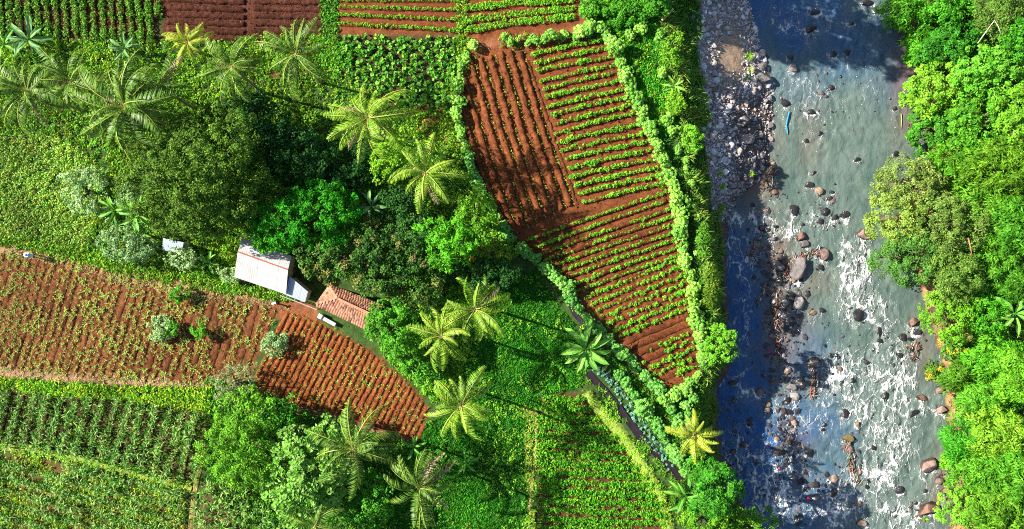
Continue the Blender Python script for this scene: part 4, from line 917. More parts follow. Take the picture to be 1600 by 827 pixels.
# right bank
RIGHT = [
 (1425, 22, 44, 30, 'bamboo', 3.2, "sunlit bamboo clump at the top left corner of the right bank"), (1480, 12, 44, 28, 'lime', 3.6, "lime green tree at the top edge of the right bank"),
 (1440, 80, 26, 30, 'bamboo', 2.0, "yellowish reed clump at the waterline of the upper right bank"), (1490, 70, 50, 36, 'green', 3.0, "darker green tree in the upper right bank"),
 (1568, 18, 46, 34, 'acacia', 6.0, "pale leaved tree in the top right corner"), (1600, 60, 30, 36, 'green', 5.0, "green tree at the right edge near the top"),
 (1482, 140, 62, 50, 'vine', 4.6, "big bright vine covered tree bulging over the river"), (1560, 115, 60, 46, 'vine', 6.0, "bright vine covered tree right of the bare branch"),
 (1470, 205, 44, 40, 'vine', 4.4, "bright vine covered tree above the river bend"), (1540, 195, 58, 44, 'vine', 5.6, "vine covered tree in the upper middle of the right bank"),
 (1598, 180, 40, 60, 'lime', 6.5, "lime tree at the right edge above the bamboo"), (1500, 260, 52, 40, 'bamboo', 5.6, "bamboo clump below the vine trees"),
 (1570, 265, 56, 50, 'bamboo', 7.0, "large feathery bamboo clump at the right edge"), (1425, 285, 56, 40, 'acacia', 6.2, "upper olive tree leaning out over the river"),
 (1408, 340, 48, 44, 'acacia', 6.0, "middle olive tree leaning out over the river"), (1432, 402, 62, 42, 'acacia', 6.2, "lower olive tree leaning out over the river"),
 (1490, 350, 48, 52, 'acacia', 6.8, "olive tree behind the leaning olive trees"), (1555, 335, 52, 44, 'bamboo', 6.8, "bamboo clump right of the olive trees"),
 (1600, 350, 36, 50, 'bamboo', 7.2, "bamboo clump on the right edge at mid height"), (1500, 430, 46, 38, 'acacia', 6.0, "olive green tree above the bright yellow tree"),
 (1560, 410, 48, 40, 'bamboo', 6.2, "bamboo clump above the banana plant"), (1598, 440, 34, 36, 'bamboo', 6.2, "small bamboo clump at the right edge above the banana"),
 (1492, 488, 50, 40, 'lime', 4.6, "bright yellow green tree at the waterline below the olive trees"), (1545, 490, 36, 34, 'lime', 4.6, "bright tree left of the banana plant"),
 (1560, 560, 56, 36, 'bamboo', 4.2, "low grassy bamboo below the banana plant"), (1512, 590, 34, 30, 'bamboo', 2.6, "reedy clump beside the pinkish bank boulders"),
 (1600, 590, 40, 44, 'bamboo', 4.8, "feathery bamboo at the right edge below mid height"), (1545, 630, 50, 40, 'bamboo', 4.4, "bamboo clump above the lower banana plant"),
 (1508, 690, 40, 32, 'bamboo', 4.0, "bamboo clump hanging over the river above the big boulder"), (1570, 680, 48, 44, 'bamboo', 5.2, "bamboo clump right of the lower banana plant"),
 (1540, 735, 48, 40, 'bamboo', 4.8, "bamboo clump right of the stone pile"), (1600, 740, 40, 50, 'bamboo', 5.6, "bamboo clump at the lower right edge"),
 (1510, 795, 42, 34, 'bush', 4.0, "leafy green tree right of the red brown boulder"), (1570, 805, 50, 40, 'bamboo', 5.2, "bamboo clump in the bottom right corner"),
 (1495, 545, 26, 20, 'yellow', 2.0, "yellowish bush at the bank boulders"), (1460, 580, 15, 17, 'yellow', 1.2, "small yellow green bush at the waterline"), (1482, 722, 14, 12, 'bush', 1.4, "small bright bush right of the big boulder"),
]
RR = np.random.default_rng(77)
for a, b, rx, ry, st, h, lab in RIGHT:
    T({'bamboo': 'bamboo_clump', 'vine': 'vine_tree', 'acacia': 'olive_tree'}.get(st, 'bank_tree'), lab, a, b, rx, ry, st, h=h * RR.uniform(.9, 1.35), cat={'bamboo': 'bamboo'}.get(st, 'tree'), group="trees and bamboo of the right bank", frz=min(rx, ry) / PXM * RR.uniform(.85, 1.1), tone=np.array([RR.uniform(.6, 1.15), 1.0, RR.uniform(.8, 1.2)]) * RR.uniform(.62, 1.15))

# ------------------------------------------------------------------ palms
def frond_mesh(seed, L, e0, bend, c0, c1, rachis=(0.34, 0.40, 0.08), dead=False, nl=32):
    r = np.random.default_rng(seed); n = 14; A = Acc()
    t = np.linspace(0, 1, n); ang = e0 - bend * t ** 1.25; side = r.normal(0, .3) * t ** 2
    x = np.r_[0, np.cumsum(np.cos(ang[:-1]))] * L / (n - 1); z = np.r_[0, np.cumsum(np.sin(ang[:-1]))] * L / (n - 1)
    c = np.stack([x, side * L * .5, z], 1); w = .07 * (1 - .8 * t) + .012
    V = np.stack([c + [0, 0, .02] + np.array([0, 1, 0]) * w[:, None] * .5, c + [0, 0, .02] - np.array([0, 1, 0]) * w[:, None] * .5], 1).reshape(-1, 3)
    A.add(V, [(2 * i, 2 * i + 2, 2 * i + 3, 2 * i + 1) for i in range(n - 1)], rachis)
    tt = np.linspace(.10, .99, nl)
    for s in (-1, 1):
        for q in tt + r.normal(0, .004, nl):
            q = min(max(q, .05), .995); o = np.array([np.interp(q, t, c[:, k]) for k in range(3)]); a = np.interp(q, t, ang)
            tan = np.array([math.cos(a), 0, math.sin(a)]); up = np.array([-math.sin(a), 0, math.cos(a)])
            ll = (0.66 * math.sin(math.pi * min(1, .16 + q * .80)) ** .8 + .12) * r.uniform(.85, 1.1) * (L / 4.2)
            fw = .35 + .55 * q + r.normal(0, .05); dn = (-.62 + r.normal(0, .13)) if not dead else (-.8 + r.normal(0, .3))
            d = unit(np.array([0, s, 0]) * 1.0 + tan * fw + up * dn); wv = unit(tan - d * (tan @ d)) * .050 * r.uniform(.8, 1.15)
            mid = o + d * ll * .5; tip = o + d * ll + np.array([0, 0, -1]) * ll * .22
            k = r.random(); cc = np.array(c0) * (1 - k) + np.array(c1) * k
            A.add(np.array([o - wv * .6, mid - wv, tip, mid + wv]), [(0, 1, 2, 3)] if s > 0 else [(3, 2, 1, 0)], cc)
    return A.mesh("frond", M_FROND)
def frond_set(c0, c1, s0, rach=(0.34, 0.40, 0.08)):
    return {'up': [frond_mesh(s0 + i, 3.4, 1.15, 1.5, c0, c1, rach) for i in range(2)],
            'mid': [frond_mesh(s0 + 10 + i, 4.3, .62, 1.45 + .12 * i, c0, c1, rach) for i in range(3)],
            'low': [frond_mesh(s0 + 20 + i, 4.2, .12, 1.35 + .15 * i, c0, c1, rach) for i in range(2)],
            'dead': [frond_mesh(s0 + 30, 3.9, -.45, .9, (0.28, 0.20, 0.11), (0.42, 0.32, 0.2), (0.40, 0.28, 0.18), True, 26)]}
FR_A = frond_set((0.014, 0.085, 0.008), (0.20, 0.34, 0.04), 2000)
FR_B = frond_set((0.07, 0.22, 0.010), (0.34, 0.52, 0.045), 2100, (0.46, 0.48, 0.11))
FR_Y = frond_set((0.18, 0.34, 0.015), (0.52, 0.58, 0.06), 2200, (0.62, 0.55, 0.12))
def palm(label, px, py, rpx, h, fr, seed, lean=(0, 0), nf=19, dead=1, up=4):
    r = np.random.default_rng(seed); h = h * .82; q = P(px, py, h); b = np.array([q[0] - lean[0], q[1] - lean[1]]); g = float(height(b[0], b[1]))
    root = empty("coconut_palm", (b[0], b[1], g)); tag(root, label, "palm tree", "coconut palms")
    pts = [np.array([lean[0] * s ** 1.6, lean[1] * s ** 1.6, h * s - g * s + (-.2 if s == 0 else 0)]) for s in np.linspace(0, 1, 9)]
    V, F = tube(pts, np.r_[.22, np.linspace(.15, .10, 8)], 6); link("trunk", mesh_np("trunk", V, F, M_BARK, np.broadcast_to((0.24, 0.19, 0.14), V.shape), True), root)
    sc0 = rpx * (CAM_H - h) / CAM_H / PXM / 3.75
    top = pts[-1]
    for i in range(nf + dead):
        az = i * 2.39996 + r.normal(0, .34) + seed
        if i >= nf: kind = 'dead'
        elif i < up: kind = 'up'
        elif i < nf * .62: kind = 'mid'
        else: kind = 'low'
        ms = fr[kind]; s = sc0 * r.uniform(.72, 1.14) * (1.0 if kind != 'up' else .95)
        o = link("frond", ms[r.integers(0, len(ms))], root, (top[0] + .1 * math.cos(az), top[1] + .1 * math.sin(az), top[2] - .05 + (.15 if kind == 'up' else 0)), (r.normal(0, .55), r.normal(0, .22), az), (s, s, s))
        if kind == 'dead': o["label"] = "dry brown hanging frond"
    A = Acc()
    for j in range(6):
        a = j * 1.05 + seed; c = np.array([math.cos(a) * .24, math.sin(a) * .24, -.28 - .06 * (j % 2)]) + top
        V, F = tube([c + [0, 0, .15], c + [0, 0, .08], c - [0, 0, .04], c - [0, 0, .14]], [.04, .12, .12, .03], 6); A.add(V, F, (0.16, 0.19, 0.04))
    link("coconuts", A.mesh("coconuts", M_PAINT, True), root)
PALMS = [
 ("left edge coconut palm with thin drooping fronds", 42, 142, 66, 9.5, FR_A, 3, (-.8, .3), 22, 3, 5), ("slender coconut palm between the left edge palm and the spreading palm", 110, 128, 62, 9.0, FR_A, 11, (-.8, .5), 18, 3, 5),
 ("widest spreading coconut palm above the huge olive tree", 195, 168, 84, 11.0, FR_A, 5, (-1.0, .4), 28, 2, 7), ("coconut palm between the spreading palm and the bare plot", 248, 136, 56, 9.5, FR_A, 29, (-.4, .5), 16, 2, 4),
 ("coconut palm at the top, left of the bare plot corner palm", 362, 104, 58, 10.0, FR_A, 7, (-.6, .8), 19, 1, 5), ("coconut palm overlapping the corner of the bare plot", 462, 84, 62, 10.5, FR_A, 13, (-.4, .8), 19, 1, 5),
 ("tall coconut palm below the taro patch", 575, 184, 68, 11.5, FR_B, 17, (-.3, .6), 20, 2, 5), ("coconut palm beside the bare beds hedge", 664, 270, 58, 10.0, FR_B, 19, (0, .3), 18, 1, 5),
 ("upper of the paired palms beside the meadow", 742, 484, 62, 10.0, FR_B, 23, (.2, -.1), 19, 1, 5), ("lower of the paired palms beside the meadow", 690, 525, 52, 9.0, FR_B, 31, (0, -.3), 16, 1, 4),
 ("coconut palm right of the ploughed field", 720, 634, 62, 10.0, FR_B, 37, (.2, -.6), 20, 0, 6), ("coconut palm below the ploughed field", 552, 702, 68, 10.5, FR_A, 41, (-.4, -.6), 19, 1, 5),
 ("coconut palm with grey dead fronds at the bottom of the meadow", 655, 762, 66, 10.0, FR_A, 43, (-.2, -.7), 16, 3, 4),
 ("half hidden palm at the bottom edge", 492, 822, 50, 7.5, FR_A, 47, (-.2, -.4), 12, 0, 3),
 ("young yellow palm beside the river at the end of the ditch", 1084, 680, 42, 3.6, FR_Y, 53, (.2, -.2), 24, 0, 9), ("young yellow palm below the bare plot", 292, 66, 36, 4.2, FR_Y, 59, (0, .2), 21, 0, 8),
]
for p in PALMS: palm(*p)

# ------------------------------------------------------------------ bananas
def banana_leaf(seed, L, W, e0, bend, col):
    r = np.random.default_rng(seed); n = 9; t = np.linspace(0, 1, n); ang = e0 - bend * t
    x = np.r_[0, np.cumsum(np.cos(ang[:-1]))] * L / (n - 1); z = np.r_[0, np.cumsum(np.sin(ang[:-1]))] * L / (n - 1)
    w = W * .5 * np.array([.06, .10, .62, .95, 1, .98, .9, .62, .06]); V = []; Cc = []
    for i in range(n):
        for k in (-1, -.5, 0, .5, 1):
            V.append((x[i] - .02 * abs(k), k * w[i] * (1 + r.normal(0, .05)), z[i] + abs(k) * w[i] * .45 + .015 * r.normal() * abs(k))); Cc.append((0.30, 0.48, 0.09) if k == 0 else np.array(col) * r.uniform(.8, 1.2))
    i = np.arange(n - 1)[:, None] * 5 + np.arange(4)[None]; F = np.stack([i, i + 5, i + 6, i + 1], -1).reshape(-1, 4)
    return mesh_np("leaf", np.array(V), F, M_GLOSS, np.array(Cc), False)
BAN = {c: [banana_leaf(3000 + i + k * 10, 1.0, .20, e, b, col) for i, (e, b) in enumerate([(1.0, 1.2), (.7, 1.1), (.45, 1.0), (.2, .8)])] for k, (c, col) in enumerate({'g': (0.07, 0.30, 0.02), 'l': (0.14, 0.42, 0.05), 'b': (0.10, 0.27, 0.10)}.items())}
def banana(label, px, py, rpx, kind, seed, n=9, h=1.2, cat="banana plant"):
    r = np.random.default_rng(seed); q = P(px, py, h); g = float(height(q[0], q[1])); 
    if g < -1: q = P(px, py, g + h)
    root = empty("banana_plant", (q[0], q[1], g)); tag(root, label, cat, "banana plants")
    V, F = tube([(0, 0, -.1), (0, 0, h * .5), (0, 0, h)], [.13, .11, .07], 6); link("stem", mesh_np("stem", V, F, M_GLOSS, np.broadcast_to((0.22, 0.26, 0.10), V.shape), True), root)
    s0 = rpx / PXM / .86
    for i in range(n):
        az = i * 2.39996 + seed; s = s0 * r.uniform(.8, 1.1)
        link("leaf", BAN[kind][min(3, int(i / n * 4))], root, (0, 0, h), (r.normal(0, .25), 0, az), (s, s * r.uniform(.85, 1.15), s))
for i, a in enumerate([("banana plant on the meadow beside the narrow ditch", 915, 546, 40, 'l', 1, 13, 1.6), ("banana plant at the end of the ditch beside the river trees", 1070, 776, 34, 'g', 2, 10, 1.4),
    ("glossy banana plant at the right edge", 1585, 490, 34, 'l', 3, 9, 4.6), ("banana plant among the lower right bamboo", 1512, 668, 26, 'b', 4, 7, 3.6), ("single small banana on the upper bank", 1052, 135, 18, 'l', 5, 8, 1.2),
    ("banana plant at the left edge below the bushy plot", 45, 62, 34, 'b', 6, 10, 1.6), ("small banana below the bushy plot", 195, 76, 26, 'b', 7, 9, 1.4), ("left banana of the clump beside the pale shrubs", 180, 328, 26, 'g', 8, 9, 2.6),
    ("right banana of the clump beside the pale shrubs", 216, 334, 30, 'l', 9, 10, 2.8), ("small banana below the banana clump", 222, 368, 22, 'g', 10, 8, 2.2), ("little banana right of the coconut palm shadow on the meadow", 728, 722, 20, 'g', 11, 7, .8),
    ("little banana at the lower end of the ploughed field", 646, 698, 20, 'g', 12, 7, .8), ("small banana left of the white shed", 326, 412, 18, 'l', 13, 7, .9), ("shaded banana in the dark gap of the orchard", 580, 322, 24, 'b', 14, 8, 3.5), ("banana plant in the left corner below the bushy plot", 6, 70, 28, 'l', 15, 8, 1.4)]): banana(*a)

# ------------------------------------------------------------------ rocks
def rock_proto(seed, sub, cuts):
    import bmesh
    r = np.random.default_rng(seed); bm = bmesh.new(); bmesh.ops.create_icosphere(bm, subdivisions=sub, radius=1.0)
    V = np.array([v.co[:] for v in bm.verts]); F = np.array([[v.index for v in f.verts] for f in bm.faces]); bm.free()
    V *= 1 + .10 * np.sin(V @ r.normal(0, 2.2, 3) + r.uniform(0, 6))[:, None]
    for _ in range(cuts):                                   # flatten facets
        n = unit(r.normal(0, 1, 3)); dd = r.uniform(.48, .82); e = V @ n - dd; m = e > 0; V[m] -= np.outer(e[m] * .92, n)
    V *= 1 + r.normal(0, .018, (len(V), 1)); V /= np.abs(V).max(0)
    return V, F
RK = [rock_proto(5000 + i, 2, 9) for i in range(8)]; RKB = [rock_proto(5100 + i, 3, 12) for i in range(5)]; RKS = [rock_proto(5200 + i, 1, 6) for i in range(6)]
def rmesh(p, mat, sm=False): return mesh_np("stone", p[0], p[1], mat, np.ones(p[0].shape), sm)
RM = {m: [rmesh(p, mat) for p in RK] for m, mat in (('dry', M_ROCK), ('wet', M_WET))}
RMB = {m: [rmesh(p, mat) for p in RKB] for m, mat in (('dry', M_BOULDER), ('wet', M_WET))}
RMM = {m: [rmesh(p, mat) for p in RK] for m, mat in (('dry', M_BOULDER), ('wet', M_WET))}
def bplace(a, b):
    if a > 1440: return "beside the right bank"
    reg = "in the upper river" if b < 260 else "in the middle river" if b < 540 else "in the lower river"
    return reg
NEAR = lambda a, b: "near the pebble bank" if a < 1215 else "in midstream" if a < 1330 else "towards the right bank"
used = {}
for i, (a, b, w, h, kd) in enumerate(BOULDERS):
    big = w * h > 380; wet = kd == 'd'; k = (CAM_H - WATER_Z) / CAM_H / PXM
    sx, sy = w * .5 * k * 1.05, h * .5 * k * 1.05; sz = (sx + sy) * .5 * (.75 if not wet else .55)
    q = P(a, b, WATER_Z + sz * .3); g = float(height(q[0], q[1])); base = max(g, WATER_Z)
    lib = RMB if big else RMM; ms = lib['wet' if wet else 'dry']
    o = link("boulder", ms[i % len(ms)], None, (q[0], q[1], base + sz * (.15 if not wet else .02)), (RNG.normal(0, .12), RNG.normal(0, .12), RNG.uniform(-.5, .5)), (sx, sy, sz))
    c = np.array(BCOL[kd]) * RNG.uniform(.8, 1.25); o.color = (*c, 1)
    size = "large" if w * h > 340 else "medium" if w * h > 150 else "small"
    where = bplace(a, b) + (" " + NEAR(a, b) if a <= 1440 else "")
    used.setdefault((f"{size} {BWORD[kd]} boulder", where), []).append((b, o))
for (what, where), lst in used.items():
    lst.sort(key=lambda t: t[0])
    for j, (b, o) in enumerate(lst): tag(o, f"{what} {where}" if len(lst) == 1 else f"{what}, {ordn(j + 1)} of its kind {where}", "boulder", "boulders of the river")
# stones of the pebble bank: the largest as things, the rest as gravel
TONES = np.array([(0.34, 0.34, 0.38), (0.52, 0.51, 0.54), (0.70, 0.68, 0.67), (0.38, 0.31, 0.28), (0.20, 0.20, 0.23), (0.54, 0.43, 0.36)])
def on_pebbles(x, y): return (x > bank_foot(y) - .1) & (x < shore(y) + .4) & (y > P(0, 345, -4.6)[1])
pts = []
xa, xb = P(1055, 0, -4.6)[0], P(1215, 0, -4.6)[0]; ya, yb = P(0, 350, -4.6)[1], P(0, -50, -4.6)[1]
X = RNG.uniform(xa, xb, 26000); Y = RNG.uniform(ya, yb, 26000); m = on_pebbles(X, Y)
w = P(1140, 90, -4.6); sand = np.exp(-(((X - w[0]) / 2.3) ** 2 + ((Y - w[1]) / 3.6) ** 2))
wetz = np.clip((Y - P(0, 130, -5.6)[1]) / -2.0, 0, 1) * np.clip((X - bank_foot(Y) - 2.2) / 1.5, 0, 1)
m &= RNG.random(len(X)) > np.maximum(sand * 1.2, wetz * .72)
X, Y = X[m], Y[m]; S = .05 + .075 * RNG.pareto(3.2, len(X)); S = np.clip(S, .05, .40)
od = np.argsort(-S); X, Y, S = X[od], Y[od], S[od]
seq = {}
for i in sorted(range(min(170, len(X))), key=lambda i: -Y[i]):
    s = S[i]; o = link("stone", RM['dry'][i % 8], None, (X[i], Y[i], float(height(X[i], Y[i])) + s * .2), (0, 0, RNG.uniform(0, 6.28)), (s, s * RNG.uniform(.6, .95), s * .6))
    c = TONES[RNG.integers(0, 6)] * RNG.uniform(.8, 1.2); o.color = (*c, 1)
    part = "upper" if Y[i] > P(0, 110, -4.6)[1] else "middle" if Y[i] > P(0, 230, -4.6)[1] else "lower"
    tone = 'pale' if c.mean() > .36 else 'dark grey'; seq[part, tone] = seq.get((part, tone), 0) + 1
    tag(o, f"loose {tone} stone, {ordn(seq[part, tone])} from the top of the {part} pebble bank", "stone", f"stones of the {part} pebble bank")
def stones_mesh(X, Y, S, z, name, label, mat, tones, dk=1.0, col=None):
    A = Acc(); v = RNG.integers(0, 6, len(X))
    for k in range(6):
        s = v == k
        if not s.any(): continue
        p = (RKS[k][0] * [1, .75, .6], RKS[k][1], np.ones((len(RKS[k][0]), 3)))
        t = tones[RNG.integers(0, len(tones), s.sum())] * RNG.uniform(.7, 1.25, (s.sum(), 1)) * dk
        A.add(*tile(p, np.stack([X[s], Y[s], z[s]], 1), RNG.uniform(0, 6.28, s.sum()), S[s], t))
    return tag(link(name, A.mesh(name, mat)), label, None, None, "stuff")
Xr, Yr, Sr = X[170:7800], Y[170:7800], S[170:7800]
stones_mesh(Xr, Yr, Sr, height(Xr, Yr) + Sr * .15, "gravel", "countless pebbles of the grey pebble bank", M_ROCK, TONES)
# cobbles breaking the water around the rapids
cx, cy, cs = [], [], []
for a, b, sx, sy, n in [(1225, 660, 26, 26, 70), (1225, 500, 30, 50, 90), (1290, 330, 26, 26, 40), (1170, 250, 30, 46, 110), (1240, 440, 40, 30, 50), (1145, 640, 22, 40, 60), (1150, 720, 30, 40, 80), (1230, 770, 50, 50, 110), (1330, 740, 20, 50, 50), (1420, 540, 24, 40, 40), (1480, 752, 12, 16, 46), (1200, 590, 20, 40, 40), (1300, 570, 30, 40, 40), (1435, 800, 16, 16, 24), (1210, 300, 30, 30, 30), (1300, 150, 60, 60, 24), (1180, 400, 12, 24, 30), (1330, 520, 60, 60, 30)]:
    for _ in range(n):
        q = P(RNG.normal(a, sx * .6), RNG.normal(b, sy * .6), WATER_Z); cx.append(q[0]); cy.append(q[1]); cs.append(np.clip(.11 + .09 * RNG.pareto(3), .1, .40))
for a, b in resample([(1185, 345), (1205, 400), (1222, 470), (1214, 530), (1222, 570), (1238, 620), (1226, 680), (1245, 730), (1300, 780)], 2.2):
    for _ in range(3):
        q = P(RNG.normal(a, 15), RNG.normal(b, 8), WATER_Z); cx.append(q[0]); cy.append(q[1]); cs.append(np.clip(.10 + .10 * RNG.pareto(2.6), .1, .46))
cx, cy, cs = map(np.array, (cx, cy, cs))
stones_mesh(cx, cy, cs, np.maximum(height(cx, cy), WATER_Z) + cs * .15, "river_cobbles", "small cobbles breaking the shallow water", M_WET, np.array([(0.04, 0.037, 0.042), (0.08, 0.068, 0.068), (0.14, 0.115, 0.11), (0.20, 0.14, 0.12), (0.022, 0.022, 0.027), (0.03, 0.028, 0.03), (0.10, 0.055, 0.045)]))
X = np.array([P(a, b, -4)[0] for a, b in RNG.normal((1481, 750), (7, 11), (40, 2))]); 

# clods of earth over the bare soil
def clods(name, label, poly, dens, col, zmax=.22):
    pw = poly_w(poly); lo, hi = pw.min(0), pw.max(0); n = int(dens * (hi - lo).prod()); x = RNG.uniform(lo[0], hi[0], n); y = RNG.uniform(lo[1], hi[1], n); m = in_poly(x, y, pw); x, y = x[m], y[m]
    S = np.clip(.03 + .02 * RNG.pareto(2.5, len(x)), .03, .13); o = stones_mesh(x, y, S, RNG.uniform(.02, zmax, len(x)), name, label, M_SOIL, np.array([col, np.array(col) * 1.5, np.array(col) * .6, (col[0] * 1.6, col[1] * 1.8, col[2] * 2)]))
clods("soil_clods", "loose clods of red earth in the hedged field", F1, 8, SOIL, .2); clods("brown_soil_clods", "loose clods of earth in the wide brown field", F8, 9, SOIL, .14)
clods("orange_soil_clods", "loose clods in the ploughed field", F9, 16, (0.20, 0.058, 0.02), .15); clods("dark_soil_clods", "loose clods in the bare plot", F4, 30, SOIL_D, .2)

# debris rafts caught on boulders
def debris(label, px, n, wid, seed):
    r = np.random.default_rng(seed); p = resample([P(a, b, WATER_Z)[:2] for a, b in px], .05); A = Acc()
    cols = [(0.20, 0.12, 0.08), (0.32, 0.24, 0.17), (0.12, 0.07, 0.05), (0.42, 0.37, 0.32), (0.18, 0.09, 0.07), (0.06, 0.045, 0.04)]; extra = [(0.55, 0.05, 0.06), (0.05, 0.22, 0.55), (0.65, 0.65, 0.65), (0.05, 0.35, 0.22)]
    for i in range(n):
        c = p[r.integers(0, len(p))] + r.normal(0, wid * .5, 2); a = r.uniform(0, 3.14) if r.random() < .5 else r.normal(1.2, .4); L = r.uniform(.08, .42); z = WATER_Z + .05 + r.uniform(0, .22)
        d = np.array([math.cos(a), math.sin(a), r.normal(0, .2)]) * L
        V, F = tube([np.r_[c, z] - d, np.r_[c, z] + [0, 0, .02], np.r_[c, z] + d], r.uniform(.018, .05) * np.array([1, 1.1, .6]), 6)
        A.add(V, F, np.array(cols[r.integers(0, 6)] if r.random() > .1 else extra[r.integers(0, 4)]) * r.uniform(.7, 1.2))
    tag(link("driftwood_debris", A.mesh("driftwood_debris", M_PAINT)), label, None, None, "stuff")
debris("raft of sticks and litter between the two largest boulders", [(1222, 440), (1238, 408), (1262, 396), (1285, 392)], 190, .5, 1)
debris("sticks below the raft in midstream", [(1212, 455), (1213, 480), (1210, 500), (1214, 530), (1218, 550)], 110, .35, 2)
debris("red brown raft of sticks beside the blue water", [(1198, 290), (1207, 272), (1209, 262)], 90, .5, 3)
debris("litter caught round the midstream boulder", [(1268, 572), (1272, 585), (1271, 600), (1270, 620)], 90, .4, 4)
debris("litter streak below the olive boulder", [(1320, 690), (1326, 712), (1331, 730), (1338, 750), (1343, 760)], 100, .35, 5)
debris("sticks caught at the pale boulder near the left bank", [(1172, 405), (1180, 385), (1184, 375)], 70, .45, 6)
debris("litter among rocks near the right bank", [(1418, 543), (1432, 542), (1425, 560)], 60, .4, 7)
debris("litter under the river bend trees", [(1425, 205), (1437, 190), (1440, 182), (1418, 200)], 60, .35, 8)
debris("long thin driftwood streak near the left bank", [(1181, 478), (1190, 460), (1197, 440)], 60, .15, 9)

def stick(name, label, px, rad, col, cat, z=WATER_Z + .1, group=None):
    V, F = tube(np.array([P(a, b, z + dz) for a, b, dz in px]), np.linspace(rad, rad * .6, len(px)), 6)
    c = V.mean(0); return tag(link(name, mesh_np(name, V - c, F, M_PAINT, np.broadcast_to(col, V.shape), True), None, tuple(c)), label, cat, group)
stick("driftwood_log", "pale bare log lying at the top of the river bank", [(1034, 32, 0), (1042, 24, .05), (1052, 14, .1)], .16, (0.60, 0.38, 0.24), "log", z=.5)
stick("bare_branch", "pale bare forked branch above the right bank trees", [(1528, 68, -1.2), (1542, 48, -.3), (1554, 32, .3), (1560, 42, .3), (1564, 53, .2)], .065, (0.62, 0.50, 0.36), "branch", z=3.6)
stick("dead_wood", "orange brown dead stem among the olive trees", [(1513, 372, 0), (1516, 385, .2), (1519, 400, 0)], .08, (0.32, 0.17, 0.07), "branch", z=4.4)
stick("dead_branch", "thin yellow branch lying in the shallows", [(1185, 194, 0), (1195, 203, .1), (1208, 210, .05)], .05, (0.50, 0.42, 0.16), "branch")
stick("bamboo_pole", "thin yellow pole floating beside the river bend", [(1408, 178, 0), (1409, 190, 0), (1408, 202, 0)], .05, (0.45, 0.36, 0.12), "pole")
def ribbon(label, px, w, col, z=WATER_Z + .14):
    p = resample([P(a, b, z)[:2] for a, b in px], .12); t = unit(np.gradient(p, axis=0)); nr = np.stack([-t[:, 1], t[:, 0]], 1); n = len(p); V = np.empty((n, 3, 3))
    V[..., :2] = p[:, None] + nr[:, None] * np.array([-.5, 0, .5])[None, :, None] * (w * (0.6 + 0.8 * vnoise(p[:, 0] * 3, p[:, 1] * 3, 4)))[:, None, None]; V[..., 2] = z + .08 * (vnoise(V[..., 0] * 5, V[..., 1] * 5, 8) - .5) + np.array([0, .05, 0])
    i = np.arange(n - 1)[:, None] * 3 + np.arange(2)[None]; F = np.stack([i, i + 3, i + 4, i + 1], -1).reshape(-1, 4)
    o = tag(link("plastic_sheet", mesh_np("plastic_sheet", V.reshape(-1, 3), F, M_PAINT, np.broadcast_to(col, (n * 3, 3)), True)), label, "plastic sheet")
    s = o.modifiers.new("thickness", 'SOLIDIFY'); s.thickness = .012
ribbon("long bright blue plastic strip snagged in the upper river", [(1234, 174), (1231, 184), (1229, 196), (1231, 210)], .14, (0.02, 0.28, 0.62))
ribbon("crimson plastic scrap in the lower river", [(1261, 778), (1265, 781)], .4, (0.65, 0.02, 0.12))
ribbon("crimson plastic scrap near the grassy midstream stone", [(1200, 551), (1204, 549)], .4, (0.60, 0.03, 0.12))
ribbon("crimson cloth on the pebble bank", [(1110, 189), (1118, 191)], .35, (0.60, 0.03, 0.12), z=-4.4)
ribbon("orange red scrap between the two right bank boulders", [(1467, 776), (1468, 782)], .35, (0.75, 0.12, 0.03), z=-4.6)
ribbon("pink scrap in the lower left rapids", [(1216, 731), (1219, 734)], .3, (0.6, 0.08, 0.2))
# grass tufts on the pebble bank
TUFT = bp_(26, .55, .06, 1.0, (0.14, 0.36, 0.02), (0.36, 0.50, 0.06), k=3, s0=700)
TM = [mesh_np("grass_tuft", *p[:2], M_LEAF, p[2]) for p in TUFT]
for i, (a, b, s, w) in enumerate([(1170, 88, 1.3, "bright green tuft at the sandy patch of the pebble bank"), (1172, 110, .9, "yellowish tuft below the bright tuft beside pale rocks"), (1166, 122, .8, "low tuft left of the pale flat rocks"), (1118, 273, 1.0, "upper tuft on the lower pebble bank"), (1122, 295, 1.1, "yellowish tuft on the lower pebble bank"), (1125, 328, 1.5, "largest tuft at the foot of the pebble bank"), (1122, 355, 1.0, "last tuft of the pebble bank beside the blue water"), (1217, 564, .7, "small tuft on a midstream stone"), (1175, 272, .9, "tuft growing in the muddy shallows"), (1452, 815, .9, "tuft below the red brown boulder")]):
    q = P(a, b, -4.6); z = max(float(height(q[0], q[1])), WATER_Z); tag(link("grass_tuft", TM[i % 3], None, (q[0], q[1], z + .02), (0, 0, i), (s, s, s)), w, "grass tuft", "grass tufts by the river")
# reeds drooping over the water
for i, (a, b, s) in enumerate([(1118, 430, 1.5), (1122, 455, 1.6), (1126, 475, 1.4), (1115, 415, 1.2), (1124, 490, 1.1)]):
    q = P(a, b, -1.5); z = float(height(q[0], q[1]))
    tag(link("reed_clump", TM[i % 3], None, (q[0], q[1], z), (0, .3, i), (s * 1.4, s * 1.4, s * 1.4)), f"{ordn(i + 1)} drooping reed clump along the narrow bank", "reeds", "reeds over the left bank")

